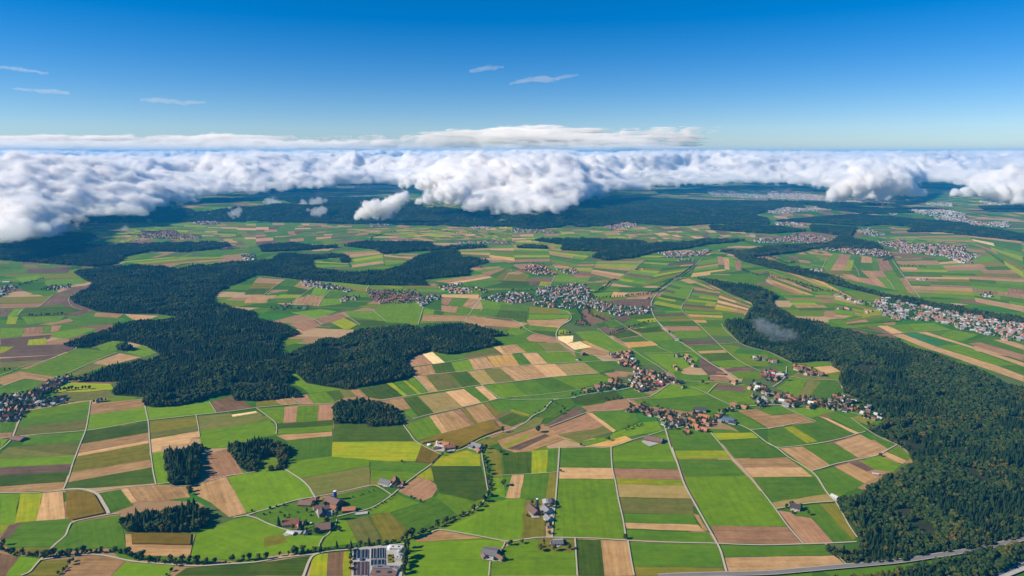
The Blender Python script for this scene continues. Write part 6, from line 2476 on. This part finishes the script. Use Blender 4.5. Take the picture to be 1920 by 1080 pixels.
# front edge of the cloud deck as seen in the photograph, at the height of the cloud base
BASE = 165.0
EDGE_X = np.array([-700, -420, -160, 0, 60, 120, 180, 250, 330, 420, 520, 620, 700, 745, 775, 830, 880, 950, 1040, 1080, 1130, 1200, 1290, 1400, 1500, 1550, 1600, 1660, 1700, 1730, 1780, 1830, 1900, 1960, 2400])
EDGE_Y = np.array([425, 425, 432, 438, 436, 418, 408, 394, 376, 366, 358, 352, 347, 345, 352, 374, 386, 391, 388, 380, 366, 356, 348, 346, 347, 356, 366, 368, 360, 344, 346, 360, 374, 378, 380])


def fbm(x, y, z, base, octs, seed, billow=False):
    s = 0
    a = 1.0
    tot = 0
    f = 1.0 / base
    for k in range(octs):
        n = vnoise(x * f + seed * 7.3 + k * 11.1, y * f + seed * 3.1 + k * 5.7, z * f + k * 2.3 + seed)
        if billow:
            n = 1 - 2 * np.abs(n) ** 0.8
        s = s + n * a
        tot += a
        a *= 0.55
        f *= 2.07
    return s / tot


def deck(name, nu, ns, nz, u0, u1, s0, s1, z0, z1, fn, mat, label, group=None):
    us = np.linspace(u0, u1, nu).astype(np.float32)
    lns = np.linspace(math.log(s0), math.log(s1), ns).astype(np.float32)
    zs = np.linspace(z0, z1, nz).astype(np.float32)
    U, S, Z = np.meshgrid(us, np.exp(lns), zs, indexing='ij')
    D0 = fn(U, S, Z).astype(np.float32)
    for k, (shift, mt) in enumerate(mat):
        D = D0 + shift
        if k:
            D = D + 0.45 * vnoise(U * S / 70 + 4, S / 70, Z / 45).astype(np.float32) + 0.25 * vnoise(U * S / 31, S / 40 + 8, Z / 25).astype(np.float32)
        D[0] = D[-1] = -1
        D[:, 0] = D[:, -1] = -1
        D[:, :, 0] = D[:, :, -1] = -1
        deck_mesh(name, D, nu, ns, nz, u0, u1, s0, s1, z0, z1, mt, label if not k else 'thin ragged vapour fringe around the ' + label, group)


def deck_mesh(name, D, nu, ns, nz, u0, u1, s0, s1, z0, z1, mat, label, group):
    V, F = surface_nets(D)
    u = u0 + (u1 - u0) * V[:, 0] / (nu - 1)
    s = np.exp(math.log(s0) + (math.log(s1) - math.log(s0)) * V[:, 1] / (ns - 1))
    z = z0 + (z1 - z0) * V[:, 2] / (nz - 1)
    W = np.stack([u * s, s, z], 1)
    o = link(name, np_mesh(name, W, F, mat))
    print(name, len(W), len(F))
    tag(o, label, 'cloud', group, 'stuff')
    return o


EDGE_G = np.array([ground(X, Y, BASE) for X, Y in zip(EDGE_X, EDGE_Y)])
EDGE_U, EDGE_S = EDGE_G[:, 0] / EDGE_G[:, 1], EDGE_G[:, 1]


def bank(U, S, Z):
    X, Y = U * S, S
    U2, S2 = U[:, :, :1], S[:, :, :1]
    X2, Y2 = U2 * S2, S2
    front = np.interp(U2.ravel(), EDGE_U, EDGE_S).reshape(U2.shape)
    big = fbm(X2, Y2, 0 * X2, 1500, 3, 2)
    # cover: front edge, then holes that open up farther back and to the right
    wob = 170 * fbm(X2, Y2, 0 * X2, 420, 3, 21)
    dist = (Y2 - front + wob) / 260.0
    holes = fbm(X2, Y2 * 1.5, 0 * X2, 1900, 4, 9)
    back = smooth(700, 4500, Y2 - front)
    right = smooth(0.10, 0.55, U2)
    rag = fbm(X2, Y2 * 1.3, 0 * X2 + 9, 520, 3, 17)
    farc = smooth(13000, 19000, Y2)
    cover = np.minimum(dist, 0.75 + holes * (2.2 + 3.2 * back) + 0.8 * rag + (1 - farc) * (-0.45 * back - 1.5 * right * back) + 0.7 * farc)
    turret = fbm(X2, Y2, 0 * X2 + 3, 620, 3, 14, True)
    top = 475 + 150 * big + 150 * turret + 60 * smooth(0, 2500, Y2 - front) + 110 * smooth(12000, 26000, Y2) + 130 * smooth(7000, 13000, Y2) * fbm(X2, Y2, 0 * X2 + 5, 4300, 2, 33)
    top = top - 130 * right * (1 - smooth(15000, 22000, Y2)) * smooth(1500, 4000, Y2 - front)
    zb = BASE + 40 * fbm(X2, Y2, 0 * X2, 700, 2, 4) + 60 * smooth(7000, 12000, Y2)
    zt = zb + (top - zb) * np.clip(0.12 + 0.88 * np.clip((Y2 - front + wob) / 2700.0, 0, 1) ** 0.7, 0, 1) * np.clip(0.3 + 0.7 * smooth(-0.2, 1.3, cover), 0, 1)
    vert = np.minimum((zt - Z) / 75.0, (Z - zb) / 45.0)
    D = np.minimum(vert, cover)
    lum = fbm(X, Y, Z * 1.25, 300, 5, 5, True)
    fine = fbm(X, Y, Z, 90, 3, 8)
    return D + lum * 1.45 + fine * 0.85 - 0.28


deck('clouds', 560, 520, 50, -0.80, 0.86, 4300, 32000, 95, 825, bank, [(-0.16, M_CLOUD), (0.28, M_FRINGE)],
     'broad bank of white cumulus cloud lying over the far plain')


def far_bank(U, S, Z):
    X, Y = U * S, S
    cov = fbm(X[:, :, :1], Y[:, :, :1], 0 * X[:, :, :1], 6000, 4, 3)
    edge = 0.9 - 3.2 * smooth(0.22, 0.46, U[:, :, :1]) + 0.35 * (1 - smooth(-0.75, -0.3, U[:, :, :1]))
    high = smooth(-0.28, 0.05, U[:, :, :1])
    run = smooth(40500, 58000, S[:, :, :1])
    base = 740 + 250 * run * high
    top = base + 260 + (1250 + 450 * high) * run + 420 * cov
    D = np.minimum(np.minimum((top - Z) / 190, (Z - base) / 110), 0.25 + cov * 2.6 + edge)
    n = fbm(X, Y * 0.6, Z * 1.8, 1500, 5, 6, True)
    flat = fbm(X / 3.0, Y, Z * 7, 1100, 4, 7)
    return D + n * (1.9 - 0.6 * high) + flat * (0.7 + 1.9 * high) - 1.30 - 0.55 * high


deck('clouds', 520, 90, 70, -0.95, 0.62, 40000, 60000, 620, 3700, far_bank, [(-0.25, M_FARCLOUD), (0.22, M_FARVEIL)],
     'cream coloured far cloud layer along the horizon')


def puff(tile, blobs, dist, mat, label, cell=0.085, rough=0.75, stretch=1.0):
    """a small cloud of blobs: each is x, y, radius in the tile's pixels, at a real distance"""
    s = TILE[tile][2]
    C = []
    for bx, by, br in blobs:
        X, Y = px(tile, bx, by)
        u, v = (X - 960) / FPX, (540 - Y) / FPX
        t = dist / (CT + v * ST)
        C.append((u * t, dist, H + t * (-ST + v * CT), br / s / FPX * t))
    C = np.array(C)
    rm = C[:, 3].max()
    h = rm * cell
    lo = (C[:, :3] - C[:, 3:] * 1.7).min(0)
    hi = (C[:, :3] + C[:, 3:] * 1.7).max(0)
    n = np.maximum(8, np.ceil((hi - lo) / h).astype(int))
    g = [np.linspace(lo[i], hi[i], n[i]).astype(np.float32) for i in range(3)]
    X, Y, Z = np.meshgrid(*g, indexing='ij')
    D = np.full(X.shape, -3.0, np.float32)
    for cx, cyy, cz, cr in C:
        d = 1 - np.sqrt((X - cx) ** 2 + ((Y - cyy) / 1.3) ** 2 + ((Z - cz) * stretch) ** 2) / cr
        D = np.maximum(D, d)
    seed = abs(hash((round(C[0, 0]), round(C[0, 2])))) % 50
    D = D + rough * 0.75 * fbm(X, Y, Z, rm * 1.4, 4, seed, True) + rough * 0.75 * fbm(X, Y, Z, rm * .5, 3, seed + 3) - 0.16
    D[0] = D[-1] = -1
    D[:, 0] = D[:, -1] = -1
    D[:, :, 0] = D[:, :, -1] = -1
    V, F = surface_nets(D)
    W = np.stack([lo[i] + (hi[i] - lo[i]) * V[:, i] / (n[i] - 1) for i in range(3)], 1)
    c = W.mean(0)
    o = link('cloud', np_mesh('cloud', W - c, F, mat))
    o.location = c
    tag(o, label, 'cloud')
    # the torn thin vapour round its edge
    D = D + 0.20 + 0.5 * fbm(X, Y, Z, rm * .35, 3, seed + 9)
    D[0] = D[-1] = -1
    D[:, 0] = D[:, -1] = -1
    D[:, :, 0] = D[:, :, -1] = -1
    V, F = surface_nets(D)
    W = np.stack([lo[i] + (hi[i] - lo[i]) * V[:, i] / (n[i] - 1) for i in range(3)], 1)
    link('fringe', np_mesh('fringe', W - c, F, M_FRINGE if mat is M_CLOUD else M_WISP if mat is M_THIN else mat), o)
    return o


def streak(blobs_, dist, mat, label):
    """a combed out ice cloud: a tapering fibre bundle through the given points"""
    C = []
    for bx, by, br in blobs_:
        u, v = (bx - 960) / FPX, (540 - by) / FPX
        t = dist / (CT + v * ST)
        C.append((u * t, dist, H + t * (-ST + v * CT), 0.5 * br / FPX * t))
    C = np.array(C)
    rm = C[:, 3].max()
    lo = (C[:, :3] - rm * 1.5).min(0)
    hi = (C[:, :3] + rm * 1.5).max(0)
    n = np.maximum(10, np.ceil((hi - lo) / (rm * np.array([.14, .22, .10]))).astype(int))
    g = [np.linspace(lo[i], hi[i], n[i]).astype(np.float32) for i in range(3)]
    X, Y, Z = np.meshgrid(*g, indexing='ij')
    o3 = np.argsort(C[:, 0])
    cz = np.interp(X, C[o3, 0], C[o3, 2])
    cr = np.interp(X, C[o3, 0], C[o3, 3], left=0, right=0)
    cr = np.maximum(cr, rm * 0.02)
    lean = 0.25 * (X - C[:, 0].mean()) / (np.ptp(C[:, 0]) + 1) * rm
    wav = rm * 0.35 * vnoise(X / (rm * 3.2) + 5, Y / (rm * 3))
    D = 1 - np.sqrt(((Z - cz - wav + lean) / cr) ** 2 + ((Y - C[0, 1]) / (cr * 1.6)) ** 2)
    D = D + 0.75 * fbm(X / 5.0, Y, Z + X * 0.06, rm * 0.7, 3, 4) + 0.5 * fbm(X / 2.0, Y, Z, rm * 0.5, 2, 9) - 0.12
    D[0] = D[-1] = -1
    D[:, 0] = D[:, -1] = -1
    D[:, :, 0] = D[:, :, -1] = -1
    V, F = surface_nets(D)
    W = np.stack([lo[i] + (hi[i] - lo[i]) * V[:, i] / (n[i] - 1) for i in range(3)], 1)
    c = W.mean(0)
    o = link('cloud', np_mesh('cloud', W - c, F, mat))
    o.location = c
    tag(o, label, 'cloud')
    return o


def blobs(s):
    return [tuple(float(c) for c in p.split(',')) for p in s.split()]


puff('q', blobs('760,345,22 800,320,40 860,280,55 900,270,55 950,280,60 1000,270,50 1040,240,45 1080,215,45 1110,195,38 990,310,40 900,325,35'), 7000, M_CLOUD, 'ragged white cloud scrap slanting in front of the ridge')
puff('q', blobs('440,310,28 470,310,35 505,295,28 390,295,14'), 7000, M_THIN, 'small white puff low before the middle of the ridge')
puff('q', blobs('430,240,30 470,235,34 355,250,28 520,225,16'), 8200, M_THIN, 'pair of thin puffs above the ridge')
puff('q', blobs('100,230,26 130,235,36 165,250,28 60,235,14'), 8200, M_THIN, 'thin white puff over the left plateau of the ridge')
puff('q', blobs('1090,105,26 1140,90,34 1185,75,22'), 9500, M_CLOUD, 'small rounded cloud under the gap in the bank')
puff('q', blobs('1240,110,30 1300,90,42 1370,75,42 1430,55,34'), 9000, M_CLOUD, 'elongated white cloud right of the gap in the bank')
puff('q', blobs('1220,225,26 1290,200,42 1370,180,52 1460,170,60 1540,150,62'), 7400, M_CLOUD, 'long slanting cloud tongue left of the big overhang')
puff('p', blobs('60,480,40 110,470,55 160,455,50 200,400,40 130,420,45 90,500,30 300,420,35 350,430,30 420,390,35 480,360,38'), 4200, M_THIN, 'torn low mist hanging from the left end of the cloud bank')
puff('p', blobs('1735,330,22 1770,315,30 1790,300,24 1750,350,14'), 7100, M_THIN, 'thin white puff against the left ridge')
puff('p', blobs('1115,370,14 1130,372,12'), 6900, M_THIN, 'tiny mist puff at the ridge foot')
puff('p', blobs('915,440,16 940,430,18'), 6300, M_THIN, 'tiny mist puff over the far village meadow')
puff('s', blobs('480,180,45 560,150,60 640,120,75 740,90,85 830,85,90 930,90,80 1010,110,65 1090,150,45 1150,165,30 700,160,50 850,150,60'), 8600, M_CLOUD, 'big rounded white cloud heap before the right end of the bank')
puff('s', blobs('1400,165,25 1480,155,36 1560,150,45 1640,155,50 1740,165,60 1830,160,70 1930,165,80'), 8400, M_CLOUD, 'long white cloud entering from the right edge')
puff('F', blobs('430,615,24 455,635,30 485,655,34 520,640,22 580,700,38 570,735,36 600,758,26 495,715,24'), 2520, cloud_mat('smoke_vapour', 0.0030), 'thin blue white mist rising from the right forest', 0.12, 1.5)
puff('r', blobs('1790,478,12 1805,484,14 1820,492,10'), 5300, M_THIN, 'small white steam puff beside the far river village')
# thin ice clouds high in the sky
for q, lab in (('880,133,7 905,130,9 930,126,8 945,125,5', 'smaller short wisp of ice cloud high in the middle sky'),
               ('955,158,5 985,152,9 1020,150,12 1055,145,9 1085,140,5', 'longer bright wisp of ice cloud high in the middle sky'),
               ('262,188,5 290,188,9 320,190,9 350,193,8 385,191,5', 'thin ice cloud streak in the left sky'),
               ('0,126,6 40,130,8 90,137,5', 'upper faint cloud streak at the left edge'),
               ('20,166,4 80,171,8 130,174,7', 'lower faint cloud streak at the left edge')):
    streak(blobs(q), 34000, M_CIRRUS, lab)

# ------------------------------------------------------------------ the air itself
hz = bpy.data.materials.new('haze_air')
hz.use_nodes = True
t = hz.node_tree
t.nodes.clear()
o_ = t.nodes.new('ShaderNodeOutputMaterial')
v_ = t.nodes.new('ShaderNodeVolumePrincipled')
v_.inputs['Color'].default_value = (0.03, 0.44, 1.0, 1)
v_.inputs['Density'].default_value = 0.000036
v_.inputs['Anisotropy'].default_value = 0.0
t.links.new(v_.outputs[0], o_.inputs['Volume'])
hz.cycles.homogeneous_volume = True
a, y0, y1, z0, z1 = 38000.0, -1500.0, 38000.0, -2.0, 835.0
V = [(x, y, z) for z in (z0, z1) for x, y in ((-a, y0), (a, y0), (a, y1), (-a, y1))]
o = mesh_obj('haze', V, [(3, 2, 1, 0), (4, 5, 6, 7), (0, 1, 5, 4), (1, 2, 6, 5), (2, 3, 7, 6), (3, 0, 4, 7)], hz)
tag(o, 'pale blue air haze over the whole plain', kind='stuff')
